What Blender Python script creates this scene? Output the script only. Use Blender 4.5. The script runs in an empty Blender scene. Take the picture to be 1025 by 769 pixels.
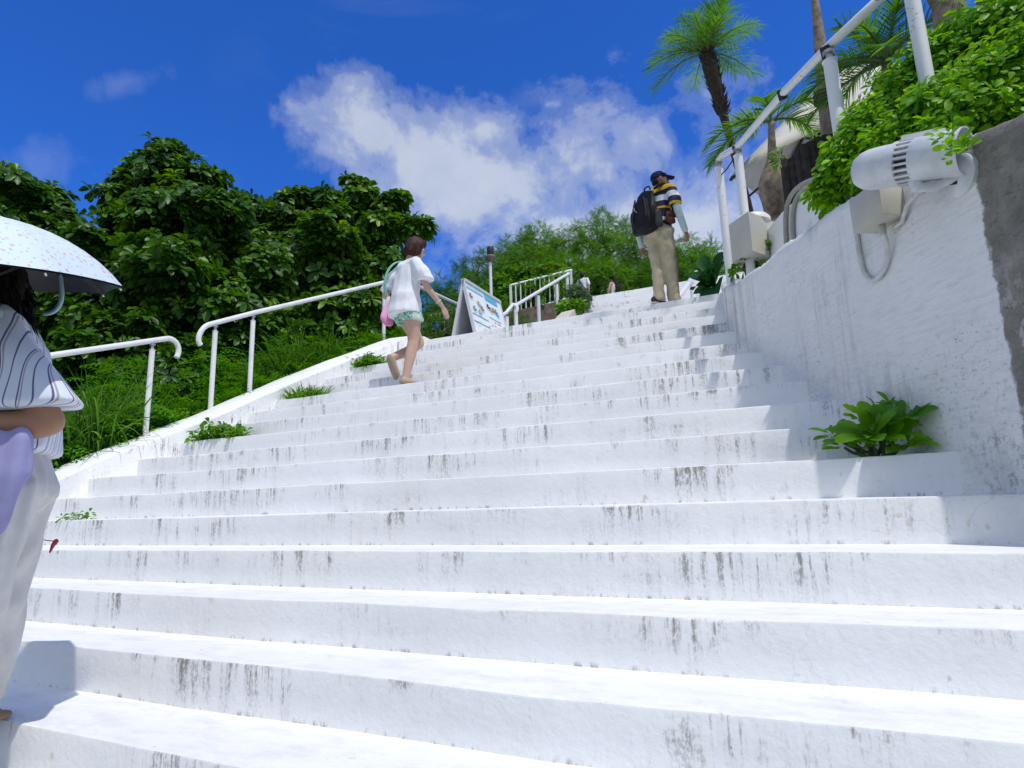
import bpy, bmesh, math, random
import numpy as np
from mathutils import Vector, Matrix, Euler
rng = np.random.default_rng(7)
random.seed(7)
scene = bpy.context.scene
col = scene.collection
R_ = math.radians

# ------------------------------------------------------------------ camera geometry (surveyed from the stair nosings)
F, PITCH, ROLL, YAW = 618.04, .191486, -.030858, -.405667
RISE, RUN, Y0, CV, EZ = .17, .3185, 2.696, .00387, 1.55
Z5 = EZ - .02
_f = np.array([math.sin(YAW)*math.cos(PITCH), math.cos(YAW)*math.cos(PITCH), math.sin(PITCH)])
_r0 = np.array([math.cos(YAW), -math.sin(YAW), 0]); _u0 = np.cross(_r0, _f)
_R = _r0*math.cos(ROLL) + _u0*math.sin(ROLL)
_U = -_r0*math.sin(ROLL) + _u0*math.cos(ROLL)
EYE = np.array([0, 0, EZ])
def ray(x, y): return _f + _R*((x-512.5)/F) - _U*((y-384.5)/F)
def atD(x, y, d): return EYE + ray(x, y)*d
def atY(x, y, Y): d = ray(x, y); return EYE + d*(Y/d[1])
def atX(x, y, X): d = ray(x, y); return EYE + d*(X/d[0])
def atZ(x, y, Z): d = ray(x, y); return EYE + d*((Z-EZ)/d[2])
def proj(P):
    v = np.array(P)-EYE; a = v @ _f
    return 512.5+F*(v @ _R)/a, 384.5-F*(v @ _U)/a, a
def zs(k): return Z5 + RISE*(k-5)
def ys(k, X=0): return Y0 + RUN*(k-5) + CV*X*X
def stair_z(Y): return Z5 + RISE/RUN*(Y-Y0)
WALL = np.array([(-.40,7.1),(-.39,6.5),(-.35,5.9),(-.29,5.4),(-.16,4.93),(.07,4.29),(.30,3.65),(.66,3.02),(.86,2.62),(.98,2.40),(1.04,2.32),(1.6,2.28),(9.0,2.1)])
def onwall(x, y, off=0):
    d = ray(x, y); best = None
    for a, b in zip(WALL[:9], WALL[1:10]):
        n = np.array([-(b-a)[1], (b-a)[0]]); n /= np.linalg.norm(n)
        if n[0] < 0: n = -n
        a2 = a+n*off; b2 = b+n*off
        M = np.array([[d[0], -(b2-a2)[0]], [d[1], -(b2-a2)[1]]])
        try: t, s = np.linalg.solve(M, a2)
        except Exception: continue
        if (-.05 <= s <= 1.05 or (s < 0 and a[1] > 7)) and t > 0 and (best is None or t < best): best = t
    return EYE + d*best
def wall_x(Y):
    if Y < 2.32: return 9.0
    return float(np.interp(Y, WALL[::-1, 1], WALL[::-1, 0]))

# ------------------------------------------------------------------ tagging helpers
def tag(o, label=None, cat=None, group=None, kind=None):
    if label: o['label'] = label
    if cat: o['category'] = cat
    if group: o['group'] = group
    if kind: o['kind'] = kind
    return o
def empty(name, loc=(0,0,0), rz=0.0):
    o = bpy.data.objects.new(name, None); col.objects.link(o)
    o.location = [float(v) for v in loc]; o.rotation_euler = (0, 0, rz); o.empty_display_size = .1
    return o
def thing(name, label, cat, loc=(0,0,0), rz=0.0, group=None):
    return tag(empty(name, loc, rz), label, cat, group)
def mesh_obj(name, me, mat=None, parent=None, smooth=False):
    if mat is not None:
        for m in (mat if isinstance(mat, (list, tuple)) else [mat]): me.materials.append(m)
    if smooth: me.polygons.foreach_set('use_smooth', [True]*len(me.polygons))
    o = bpy.data.objects.new(name, me); col.objects.link(o)
    if parent is not None: o.parent = parent
    return o
def copy_tree(o, parent=None):
    c = o.copy(); col.objects.link(c)
    if parent is not None:
        c.parent = parent
    for ch in list(o.children): copy_tree(ch, c)
    return c

# ------------------------------------------------------------------ mesh collector
class MB:
    def __init__(s): s.v = []; s.f = []; s.m = []
    def add(s, vs, fs, mi=0):
        b = len(s.v); s.v += [tuple(float(c) for c in v) for v in vs]
        s.f += [tuple(b+i for i in f) for f in fs]; s.m += [mi]*len(fs)
    def box(s, c, size, rot=None, mi=0, bev=0.0):
        hx, hy, hz = [q/2 for q in size]
        bm = bmesh.new(); bmesh.ops.create_cube(bm, size=1)
        for v in bm.verts: v.co = Vector((v.co.x*2*hx, v.co.y*2*hy, v.co.z*2*hz))
        if bev > 0: bmesh.ops.bevel(bm, geom=bm.edges[:], offset=bev, segments=2, profile=.5, affect='EDGES')
        M = rot if rot is not None else Matrix.Identity(3)
        bm.verts.index_update()
        s.add([M @ v.co + Vector(c) for v in bm.verts], [[v.index for v in f.verts] for f in bm.faces], mi); bm.free()
    def tube(s, pts, rad, n=10, mi=0, cap=True):
        pts = [Vector(p) for p in pts]; k = len(pts)
        rad = list(rad) if hasattr(rad, '__len__') else [rad]*k
        t0 = (pts[1]-pts[0]).normalized()
        a = t0.orthogonal().normalized(); vs = []; fs = []
        for i, p in enumerate(pts):
            t = (pts[min(i+1, k-1)]-pts[max(i-1, 0)]).normalized()
            a = (a - t*a.dot(t)).normalized(); b = t.cross(a)
            for j in range(n):
                q = 2*math.pi*j/n
                vs.append(p + (a*math.cos(q)+b*math.sin(q))*rad[i])
        for i in range(k-1):
            for j in range(n):
                fs.append((i*n+j, i*n+(j+1) % n, (i+1)*n+(j+1) % n, (i+1)*n+j))
        if cap: fs.append(tuple(range(n))[::-1]); fs.append(tuple((k-1)*n+j for j in range(n)))
        s.add(vs, fs, mi)
    def lathe(s, prof, origin=(0,0,0), axis=(0,0,1), n=24, mi=0):
        ax = Vector(axis).normalized(); a = ax.orthogonal().normalized(); b = ax.cross(a); o = Vector(origin)
        vs = []; fs = []
        for r, h in prof:
            for j in range(n):
                q = 2*math.pi*j/n; vs.append(o + ax*h + (a*math.cos(q)+b*math.sin(q))*r)
        for i in range(len(prof)-1):
            for j in range(n): fs.append((i*n+j, i*n+(j+1) % n, (i+1)*n+(j+1) % n, (i+1)*n+j))
        fs.append(tuple(range(n))[::-1]); fs.append(tuple((len(prof)-1)*n+j for j in range(n)))
        s.add(vs, fs, mi)
    def prism(s, poly, vec, mi=0):
        n = len(poly); vs = [Vector(p) for p in poly]; ve = Vector(vec)
        s.add(vs + [v+ve for v in vs], [tuple(range(n))[::-1], tuple(range(n, 2*n))] + [(i, (i+1) % n, n+(i+1) % n, n+i) for i in range(n)], mi)
    def mesh(s, name='m'):
        me = bpy.data.meshes.new(name); me.from_pydata(s.v, [], s.f); me.update()
        if any(s.m): me.polygons.foreach_set('material_index', s.m)
        bm = bmesh.new(); bm.from_mesh(me); bmesh.ops.recalc_face_normals(bm, faces=bm.faces[:]); bm.to_mesh(me); bm.free()
        return me
    def build(s, name, mat, parent=None, smooth=False, auto=None):
        me = s.mesh(name); o = mesh_obj(name, me, mat, parent, smooth or auto is not None)
        if auto is not None:
            try: me.set_sharp_from_angle(angle=R_(auto))
            except Exception: pass
        return o

# ------------------------------------------------------------------ node helpers
def new_mat(name):
    m = bpy.data.materials.new(name); m.use_nodes = True
    nt = m.node_tree; b = nt.nodes['Principled BSDF']; return m, nt, b
def N(nt, t, **kw):
    n = nt.nodes.new(t)
    for k, v in kw.items():
        if k.startswith('i_'):
            key = k[2:]; key = int(key) if key.isdigit() else key
            n.inputs[key].default_value = v
        else: setattr(n, k, v)
    return n
def L(nt, a, b): nt.links.new(a, b)
def math_n(nt, op, a, b=None, c=None, clamp=False):
    n = nt.nodes.new('ShaderNodeMath'); n.operation = op; n.use_clamp = clamp
    for i, q in enumerate((a, b, c)):
        if q is None: continue
        if isinstance(q, (int, float)): n.inputs[i].default_value = q
        else: nt.links.new(q, n.inputs[i])
    return n.outputs[0]
def noise(nt, vec, scale, detail=4, rough=.55, dist=0):
    n = N(nt, 'ShaderNodeTexNoise', i_Scale=scale, i_Detail=detail, i_Roughness=rough, i_Distortion=dist)
    if vec is not None: L(nt, vec, n.inputs['Vector'])
    return n.outputs['Fac']
def ramp(nt, fac, stops, interp='LINEAR'):
    n = N(nt, 'ShaderNodeValToRGB'); n.color_ramp.interpolation = interp
    el = n.color_ramp.elements
    while len(el) < len(stops): el.new(.5)
    for e, (p, c) in zip(el, stops):
        e.position = p; e.color = (c, c, c, 1) if isinstance(c, (int, float)) else (*c, 1)
    L(nt, fac, n.inputs[0]); return n.outputs[0]
def mixc(nt, fac, a, b, mode='MIX'):
    n = N(nt, 'ShaderNodeMix', data_type='RGBA', blend_type=mode)
    for s, q in ((n.inputs[0], fac), (n.inputs[6], a), (n.inputs[7], b)):
        if isinstance(q, (int, float)): s.default_value = q
        elif isinstance(q, tuple): s.default_value = (*q, 1)
        else: L(nt, q, s)
    return n.outputs[2]
def scaled(nt, vec, sc):
    n = N(nt, 'ShaderNodeVectorMath', operation='MULTIPLY'); L(nt, vec, n.inputs[0]); n.inputs[1].default_value = sc
    return n.outputs[0]
def objco(nt): return N(nt, 'ShaderNodeTexCoord').outputs['Object']
def bump(nt, b, h, strength=.3, dist=.01):
    n = N(nt, 'ShaderNodeBump', i_Strength=strength, i_Distance=dist); L(nt, h, n.inputs['Height']); L(nt, n.outputs[0], b.inputs['Normal'])
def simple(name, c, rough=.6, var=.12, scale=20, metal=0, bmp=0, bscale=60, spec=.5):
    m, nt, b = new_mat(name); oc = objco(nt)
    f = noise(nt, oc, scale, 5, .6)
    d = tuple(max(0, q*(1-var*1.6)) for q in c); e = tuple(min(1, q*(1+var)) for q in c)
    L(nt, ramp(nt, f, [(.3, d), (.7, e)]), b.inputs['Base Color'])
    b.inputs['Roughness'].default_value = rough; b.inputs['Metallic'].default_value = metal
    b.inputs['Specular IOR Level'].default_value = spec
    if bmp: bump(nt, b, noise(nt, oc, bscale, 4), bmp, .005)
    return m
# ------------------------------------------------------------------ materials
def paint_material(name, wall=False):
    """Whitewashed concrete: chalky white, hairline grain, black mould running down from the nosings."""
    m, nt, b = new_mat(name); oc = objco(nt)
    geo = N(nt, 'ShaderNodeNewGeometry'); sep = N(nt, 'ShaderNodeSeparateXYZ'); L(nt, oc, sep.inputs[0])
    nz = N(nt, 'ShaderNodeSeparateXYZ'); L(nt, geo.outputs['Normal'], nz.inputs[0])
    big = noise(nt, oc, 1.1, 4, .6)
    base = ramp(nt, big, [(.3, (.78, .785, .78)), (.7, (.85, .855, .85))])
    fine = noise(nt, oc, 14, 6, .7)
    base = mixc(nt, ramp(nt, fine, [(.45, 0.0), (.75, .18)]), base, (.66, .655, .63))
    vert = math_n(nt, 'SUBTRACT', 1.0, math_n(nt, 'ABSOLUTE', nz.outputs[2]), clamp=True)
    # streaks : narrow across, long downwards
    st = noise(nt, scaled(nt, oc, (17, 17, 1.3)), 1.0, 6, .68)
    grain = noise(nt, scaled(nt, oc, (1, 1, .55)), 95, 5, .75)
    patch = noise(nt, scaled(nt, oc, (1, 1, 1.7)), 1.9, 3, .6)
    st2 = noise(nt, scaled(nt, oc, (41, 41, 2.6)), 1.0, 5, .7)
    wd = ramp(nt, noise(nt, oc, 1.25, 3), [(.40, 0.0), (.60, 1.0)])
    st = mixc(nt, wd, st, st2)
    s = ramp(nt, st, [(.46, 0.0), (.60, 1.0)])
    s = math_n(nt, 'MULTIPLY', s, ramp(nt, patch, [(.45, 0.0), (.60, 1.0)]))
    if not wall:
        fr = math_n(nt, 'FRACT', math_n(nt, 'DIVIDE', math_n(nt, 'SUBTRACT', sep.outputs[2], Z5+.001), RISE))
        ff = N(nt, 'ShaderNodeMapRange', i_1=.05, i_2=.95, i_3=.25, i_4=1.0); L(nt, fr, ff.inputs[0])
        s = math_n(nt, 'MULTIPLY', s, ff.outputs[0])
    g = ramp(nt, math_n(nt, 'ADD', grain, math_n(nt, 'MULTIPLY', s, .20)), [(.52, 0.0), (.66, 1.0)])
    s = math_n(nt, 'MULTIPLY', math_n(nt, 'MULTIPLY', s, g), vert, clamp=True)
    soft = math_n(nt, 'MULTIPLY', math_n(nt, 'MULTIPLY', ramp(nt, st, [(.42, 0.0), (.72, .28)]), ramp(nt, patch, [(.40, 0.0), (.66, 1.0)])), vert)
    c1 = mixc(nt, soft, base, (.50, .48, .44))
    c1 = mixc(nt, math_n(nt, 'MULTIPLY', s, .95), c1, (.085, .075, .06))
    # mould specks gathered in the inner corners and scattered over the faces
    sp = ramp(nt, noise(nt, oc, 46, 5, .8), [(.63, 0.0), (.72, 1.0)])
    spm = ramp(nt, noise(nt, oc, 2.3, 3, .6), [(.54, 0.0), (.72, .75)])
    c1 = mixc(nt, math_n(nt, 'MULTIPLY', sp, spm), c1, (.20, .18, .15))
    if not wall:
        lowf = ramp(nt, fr, [(.0, 1.0), (.06, .5), (.12, 0.0)])
        ln = ramp(nt, noise(nt, scaled(nt, oc, (3, 1, 1)), 9, 5, .7), [(.54, 0.0), (.64, 1.0)])
        c1 = mixc(nt, math_n(nt, 'MULTIPLY', math_n(nt, 'MULTIPLY', lowf, ln), math_n(nt, 'MULTIPLY', vert, .75)), c1, (.14, .12, .10))
        # scuffed treads: faint footworn grey
        tr = math_n(nt, 'MULTIPLY', ramp(nt, noise(nt, scaled(nt, oc, (1, 2.5, 1)), 5, 6, .7), [(.47, 0.0), (.70, .55)]), math_n(nt, 'SUBTRACT', 1.0, vert, clamp=True))
        c1 = mixc(nt, tr, c1, (.60, .58, .54))
    # hairline cracks and rust-yellow flecks
    vo = N(nt, 'ShaderNodeTexVoronoi', feature='DISTANCE_TO_EDGE', i_Scale=1.15)
    wv = N(nt, 'ShaderNodeVectorMath', operation='ADD'); L(nt, oc, wv.inputs[0])
    nn = N(nt, 'ShaderNodeTexNoise', i_Scale=3.0, i_Detail=6); L(nt, oc, nn.inputs['Vector']); L(nt, nn.outputs['Color'], wv.inputs[1]); L(nt, wv.outputs[0], vo.inputs['Vector'])
    ck = math_n(nt, 'MULTIPLY', ramp(nt, vo.outputs['Distance'], [(.0, 1.0), (.006, 0.0)]), ramp(nt, noise(nt, oc, 1.6, 3), [(.54, 0.0), (.66, .22)]))
    c1 = mixc(nt, ck, c1, (.30, .28, .25))
    yl = math_n(nt, 'MULTIPLY', ramp(nt, noise(nt, scaled(nt, oc, (1, 1, .6)), 21, 3, .5), [(.70, 0.0), (.76, 1.0)]), .5)
    c1 = mixc(nt, yl, c1, (.50, .38, .20))
    L(nt, c1, b.inputs['Base Color'])
    b.inputs['Roughness'].default_value = .85; b.inputs['Specular IOR Level'].default_value = .25
    h = math_n(nt, 'ADD', noise(nt, oc, 38, 5, .6), math_n(nt, 'MULTIPLY', noise(nt, oc, 9, 4, .6), 1.2))
    bump(nt, b, h, .5 if wall else .28, .010)
    return m
M_STEP = paint_material('whitewashed_concrete')
def wall_material():
    """Rough rendered wall: whitewash that stops at a ragged line, bare grey concrete beyond it."""
    m, nt, b = new_mat('whitewashed_render'); oc = objco(nt)
    sep = N(nt, 'ShaderNodeSeparateXYZ'); L(nt, oc, sep.inputs[0])
    base = ramp(nt, noise(nt, oc, 2.0, 5, .6), [(.3, (.76, .755, .735)), (.7, (.84, .835, .82))])
    combed = noise(nt, scaled(nt, oc, (4, 4, 30)), 2.2, 5, .65)
    base = mixc(nt, ramp(nt, combed, [(.48, 0.0), (.75, .6)]), base, (.60, .59, .56))
    sp = ramp(nt, noise(nt, scaled(nt, oc, (1, 1, 1.6)), 42, 6, .8), [(.55, 0.0), (.66, 1.0)])
    spm = ramp(nt, noise(nt, oc, 1.7, 4, .65), [(.45, 0.0), (.66, .9)])
    base = mixc(nt, math_n(nt, 'MULTIPLY', sp, spm), base, (.13, .12, .10))
    lowm = N(nt, 'ShaderNodeMapRange', i_1=2.3, i_2=1.55, i_3=0.0, i_4=1.0); L(nt, sep.outputs[2], lowm.inputs[0])
    lsp = ramp(nt, noise(nt, oc, 24, 7, .8), [(.50, 0.0), (.62, .75)])
    base = mixc(nt, math_n(nt, 'MULTIPLY', math_n(nt, 'MULTIPLY', lowm.outputs[0], lsp), ramp(nt, noise(nt, oc, 3.1, 4), [(.44, 0.0), (.62, 1.0)])), base, (.17, .16, .14))
    st = ramp(nt, noise(nt, scaled(nt, oc, (15, 15, .9)), 1.0, 6, .7), [(.50, 0.0), (.70, .6)])
    stm = ramp(nt, noise(nt, oc, 1.3, 3, .6), [(.50, 0.0), (.66, 1.0)])
    base = mixc(nt, math_n(nt, 'MULTIPLY', st, stm), base, (.22, .19, .15))
    # long rust-brown runs by the far corner
    far = N(nt, 'ShaderNodeMapRange', i_1=4.6, i_2=5.3, i_3=0.0, i_4=1.0); L(nt, sep.outputs[1], far.inputs[0])
    fr2 = ramp(nt, noise(nt, scaled(nt, oc, (9, 9, .5)), 1.0, 6, .75), [(.46, 0.0), (.66, .85)])
    base = mixc(nt, math_n(nt, 'MULTIPLY', far.outputs[0], fr2), base, (.30, .26, .215))
    conc = ramp(nt, noise(nt, oc, 7, 7, .72), [(.25, (.13, .122, .105)), (.5, (.23, .215, .185)), (.75, (.36, .34, .30))])
    pits = ramp(nt, noise(nt, scaled(nt, oc, (1, 1, 2.2)), 30, 5, .7), [(.54, 0.0), (.66, .8)])
    conc = mixc(nt, math_n(nt, 'MULTIPLY', pits, .7), conc, (.09, .083, .072))
    edge = math_n(nt, 'ADD', math_n(nt, 'SUBTRACT', BARE_Y, sep.outputs[1]),
                  math_n(nt, 'MULTIPLY', math_n(nt, 'SUBTRACT', noise(nt, oc, 16, 5, .7), .5), .055))
    flake = ramp(nt, noise(nt, scaled(nt, oc, (1, 1, .7)), 12, 6, .75), [(.50, 0.0), (.56, 1.0)])
    low = N(nt, 'ShaderNodeMapRange', i_1=2.45, i_2=1.9, i_3=0.0, i_4=1.0); L(nt, sep.outputs[2], low.inputs[0])
    isb = ramp(nt, math_n(nt, 'ADD', edge, .5), [(.495, 0.0), (.505, 1.0)])
    isb = math_n(nt, 'MULTIPLY', isb, math_n(nt, 'SUBTRACT', 1.0, math_n(nt, 'MULTIPLY', math_n(nt, 'MULTIPLY', flake, .55), low.outputs[0])), clamp=True)
    L(nt, mixc(nt, isb, base, conc), b.inputs['Base Color'])
    b.inputs['Roughness'].default_value = .9; b.inputs['Specular IOR Level'].default_value = .2
    h = math_n(nt, 'ADD', math_n(nt, 'MULTIPLY', combed, .7), noise(nt, oc, 45, 6, .7))
    bump(nt, b, h, .5, .010)
    return m
BARE_Y = 2.74
M_WALL = wall_material()
M_METAL = simple('white_painted_pipe', (.78, .78, .77), .38, .06, 8, 0, .12, 30)
def worn_metal():
    m, nt, b = new_mat('worn_white_pipe'); oc = objco(nt)
    c = ramp(nt, noise(nt, oc, 5, 4), [(.3, (.70, .71, .71)), (.7, (.80, .80, .79))])
    rust = math_n(nt, 'MULTIPLY', ramp(nt, noise(nt, oc, 30, 6, .75), [(.60, 0.0), (.66, 1.0)]), ramp(nt, noise(nt, oc, 4, 3), [(.5, 0.0), (.62, 1.0)]))
    L(nt, mixc(nt, rust, c, (.16, .10, .06)), b.inputs['Base Color']); b.inputs['Roughness'].default_value = .45
    bump(nt, b, noise(nt, oc, 45, 4), .15, .004); return m
M_WORN = worn_metal()
M_DARKMETAL = simple('dark_metal', (.03, .028, .026), .5, .2, 20)
M_GALV = simple('clamp_steel', (.42, .42, .40), .4, .2, 40, .6)
M_GREYPAINT = simple('pale_grey_enamel', (.60, .62, .64), .42, .10, 14, 0, .05, 40)
M_BEIGEBOX = simple('beige_enamel', (.50, .49, .41), .45, .06, 6, 0, .06, 40)
M_BLACKRUB = simple('black_rubber', (.015, .015, .016), .5, .2, 30)
M_CONDUIT = simple('painted_conduit', (.62, .62, .60), .6, .12, 25, 0, .2, 70)
M_GREYCOND = simple('grey_conduit', (.34, .33, .29), .6, .12, 25, 0, .2, 70)
M_CANVAS = simple('cream_canvas', (.66, .62, .55), .85, .05, 6, 0, .15, 25, .1)
M_BROWNWALL = simple('brown_stone', (.16, .125, .10), .9, .3, 9, 0, .5, 20)
M_CREAM = simple('cream_concrete', (.58, .54, .44), .85, .1, 9, 0, .3, 40)
M_GLASSDARK = simple('dark_glass', (.02, .022, .026), .12, .1, 10)
M_SOIL = simple('soil', (.07, .05, .035), .95, .4, 14, 0, .6, 25)

def leaf_mat(name, lo, hi, trans=.35, rough=.38, tip=None, spec=.5):
    """Leaf: every leaf has its own shade (attribute rnd), light passes through it."""
    m, nt, b = new_mat(name)
    at = N(nt, 'ShaderNodeAttribute', attribute_name='rnd')
    c = ramp(nt, at.outputs['Fac'], [(0.0, lo), (.75, hi), (1.0, tip or hi)])
    oc = objco(nt)
    c = mixc(nt, ramp(nt, noise(nt, oc, 30, 3), [(.35, .0), (.65, .25)]), c, mixc(nt, .5, c, (.0, .0, .0)))
    L(nt, c, b.inputs['Base Color']); b.inputs['Roughness'].default_value = rough; b.inputs['Specular IOR Level'].default_value = spec
    t = N(nt, 'ShaderNodeBsdfTranslucent'); hs = N(nt, 'ShaderNodeHueSaturation', i_Hue=.485, i_Saturation=1.15, i_Value=1.5); L(nt, c, hs.inputs['Color']); L(nt, hs.outputs[0], t.inputs[0])
    mx = N(nt, 'ShaderNodeMixShader'); mx.inputs[0].default_value = trans
    L(nt, b.outputs[0], mx.inputs[1]); L(nt, t.outputs[0], mx.inputs[2]); L(nt, mx.outputs[0], nt.nodes['Material Output'].inputs[0])
    return m
M_TREELEAF = leaf_mat('broad_glossy_leaf', (.011, .052, .003), (.066, .19, .006), .36, .42, (.22, .42, .02), .4)
M_TREELEAF2 = leaf_mat('broad_glossy_leaf_yellowish', (.014, .062, .003), (.082, .22, .006), .38, .42, (.26, .46, .02), .4)
M_FEATHER = leaf_mat('feathery_leaf', (.038, .135, .008), (.12, .31, .016), .45, .6, (.21, .42, .03), .15)
M_FEATHER2 = leaf_mat('feathery_leaf_dark', (.026, .10, .008), (.085, .24, .016), .45, .6, (.17, .35, .03), .15)
M_HEDGE = leaf_mat('bright_hedge_leaf', (.075, .25, .004), (.22, .50, .007), .45, .45, (.38, .66, .02), .3)
M_FERN = leaf_mat('fern_leaf', (.035, .15, .006), (.10, .32, .012), .45, .6, (.17, .42, .02), .15)
M_GRASS = leaf_mat('grass_blade', (.035, .12, .010), (.11, .28, .025), .42, .5, (.19, .38, .07), .3)
M_WEED = leaf_mat('weed_leaf', (.055, .18, .008), (.14, .36, .014), .42, .5, (.24, .44, .03), .3)
M_PALM = leaf_mat('palm_leaflet', (.040, .15, .008), (.12, .32, .016), .45, .42, (.22, .42, .02), .35)
M_PALMDRY = leaf_mat('dry_palm_leaflet', (.10, .10, .04), (.26, .23, .08), .3, .6)
M_BUSH = leaf_mat('fleshy_leaf', (.060, .22, .008), (.16, .40, .014), .42, .40, (.28, .52, .02), .35)
M_BIGLEAF = leaf_mat('fig_leaf', (.016, .075, .020), (.045, .15, .035), .3, .55, None, .2)
M_GREYLEAF = leaf_mat('grey_green_leaf', (.05, .11, .045), (.13, .22, .09), .3, .55)
M_REDFLOWER = leaf_mat('red_petal', (.40, .04, .02), (.60, .10, .03), .3, .5)
M_BARK = simple('grey_bark', (.13, .105, .08), .9, .3, 10, 0, .7, 18)
M_PALMBARK = simple('ringed_palm_bark', (.30, .235, .175), .9, .35, 16, 0, .7, 30)
M_DARKBARK = simple('shaggy_dark_bark', (.055, .040, .028), .95, .4, 22, 0, .8, 30)
M_LOG = simple('charred_log', (.040, .032, .027), .9, .4, 18, 0, .7, 40)
M_PALMGREEN = simple('green_crownshaft', (.10, .15, .05), .5, .25, 8, 0, .2, 20)
# ------------------------------------------------------------------ leaves in bulk
def tmpl_broad():      # (across, along, up), folded on the midrib and drooping at the tip
    P = [(0,0,0),(0,.45,-.02),(0,.8,-.03),(0,1,-.10),(-.30,.30,.05),(-.52,.70,.05),(.30,.30,.05),(.52,.70,.05),(-.30,.93,-.02),(.30,.93,-.02)]
    Fc = [(0,1,4),(1,2,5,4),(2,3,8,5),(0,6,1),(1,6,7,2),(2,7,9,3)]
    return np.array(P), Fc
def tmpl_diamond():
    P = [(0,0,0),(-.5,.45,.08),(0,1,-.06),(.5,.45,.08),(0,.5,-.02)]
    return np.array(P), [(0,4,1),(4,2,1),(0,3,4),(4,3,2)]
def tmpl_spray():      # a pinnate spray: a stalk with pairs of leaflets
    P = []; Fc = []
    for i in range(6):
        y = .12+.15*i
        for s in (-1, 1):
            w = .36*(1-.10*abs(i-2)); b = len(P)
            P += [(0, y, -.03*i*.3), (s*w*.5, y+.10, .03), (s*w, y+.10, -.02), (s*w*.55, y+.005, .02)]
            Fc.append((b, b+1, b+2, b+3) if s < 0 else (b, b+3, b+2, b+1))
    return np.array(P), Fc
def tmpl_blade(n=5):
    P = []; Fc = []
    for i in range(n+1):
        t = i/n; w = .5*(1-t**2.2)
        P += [(-w, t, 0), (w, t, 0)]
    for i in range(n): Fc.append((2*i, 2*i+1, 2*i+3, 2*i+2))
    return np.array(P), Fc
def unit(v): return v/np.maximum(np.linalg.norm(v, axis=-1, keepdims=True), 1e-9)
def leaves_mesh(name, P, D, Nn, Ln, W, tmpl, rnd, bend=None):
    T, Fc = tmpl; n = len(P); k = len(T)
    D = unit(D); X = unit(np.cross(D, Nn)); Z = np.cross(X, D)
    tx, ty, tz = T[:, 0], T[:, 1], T[:, 2]
    V = (P[:, None] + X[:, None]*(tx[None, :, None]*W[:, None, None]) + D[:, None]*(ty[None, :, None]*Ln[:, None, None]) + Z[:, None]*(tz[None, :, None]*Ln[:, None, None]))
    if bend is not None:     # gravity droop: proportional to (along)^2
        V[:, :, 2] -= bend[:, None]*(ty[None, :]**2)*Ln[:, None]
    loops = np.array([i for f in Fc for i in f]); cnt = np.array([len(f) for f in Fc])
    me = bpy.data.meshes.new(name)
    me.vertices.add(n*k); me.vertices.foreach_set('co', V.reshape(-1).astype(np.float32))
    allv = (loops[None, :]+(np.arange(n)*k)[:, None]).reshape(-1)
    me.loops.add(len(allv)); me.loops.foreach_set('vertex_index', allv.astype(np.int32))
    tot = np.tile(cnt, n); st = np.concatenate([[0], np.cumsum(tot)[:-1]])
    me.polygons.add(len(tot)); me.polygons.foreach_set('loop_start', st.astype(np.int32)); me.polygons.foreach_set('loop_total', tot.astype(np.int32))
    me.update(calc_edges=True)
    a = me.attributes.new('rnd', 'FLOAT', 'POINT'); a.data.foreach_set('value', np.repeat(np.clip(rnd, 0, 1), k).astype(np.float32))
    me.polygons.foreach_set('use_smooth', [True]*len(me.polygons))
    return me
def leaves(name, P, D, Nn, Ln, W, tmpl, mat, parent=None, rnd=None, bend=None):
    n = len(P)
    if rnd is None: rnd = rng.random(n)
    return mesh_obj(name, leaves_mesh(name, np.asarray(P, float), np.asarray(D, float), np.asarray(Nn, float), np.asarray(Ln, float), np.asarray(W, float), tmpl, rnd, bend), mat, parent)
def sph(n):
    return unit(rng.normal(size=(n, 3)))
def whorls(C, A, nleaf, L0, tilt=.35, wid=.5, shade=None):
    """nleaf leaves round every twig tip C with axis A. Returns P, D, N, L, W, rnd."""
    n = len(C); A = unit(A)
    ref = np.where(np.abs(A[:, 2:3]) < .9, np.array([[0, 0, 1.]]), np.array([[1., 0, 0]]))
    B1 = unit(np.cross(A, ref)); B2 = np.cross(A, B1)
    ph = (np.arange(nleaf)[None]*2.399 + rng.random((n, 1))*6.28); el = tilt + rng.normal(0, .28, (n, nleaf))
    dirs = (B1[:, None]*np.cos(ph)[..., None] + B2[:, None]*np.sin(ph)[..., None])*np.cos(el)[..., None] + A[:, None]*np.sin(el)[..., None]
    P = np.repeat(C, nleaf, 0) + dirs.reshape(-1, 3)*.015 + np.repeat(A, nleaf, 0)*(rng.random((n*nleaf, 1))-.5)*L0*.35
    D = dirs.reshape(-1, 3); Nn = np.repeat(A, nleaf, 0) + rng.normal(0, .25, (n*nleaf, 3))
    Ln = L0*(.6+.6*rng.random(n*nleaf)); W = Ln*wid*(.85+.3*rng.random(n*nleaf))
    sh = np.repeat(rng.random(n) if shade is None else shade, nleaf)
    rnd = np.clip(sh*.6 + rng.random(n*nleaf)*.4, 0, 1)
    return P, D, Nn, Ln, W, rnd
def lobe_points(lobes, dens):
    """lobes: (centre, (rx, ry, rz)); scatter twig tips mostly in each lobe's outer shell."""
    C = []; A = []
    for c, r in lobes:
        r = np.array(r); n = max(6, int(dens*(r[0]*r[1]+r[1]*r[2]+r[0]*r[2])/3*12.57))
        d = sph(n); rad = (.45+.55*rng.random((n, 1))**.45)*(1+.16*rng.normal(size=(n, 1)))
        C.append(np.array(c)+d*r*rad); A.append(unit(d + np.array([0, 0, .55]) + rng.normal(0, .35, (n, 3))))
    return np.concatenate(C), np.concatenate(A)
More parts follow.
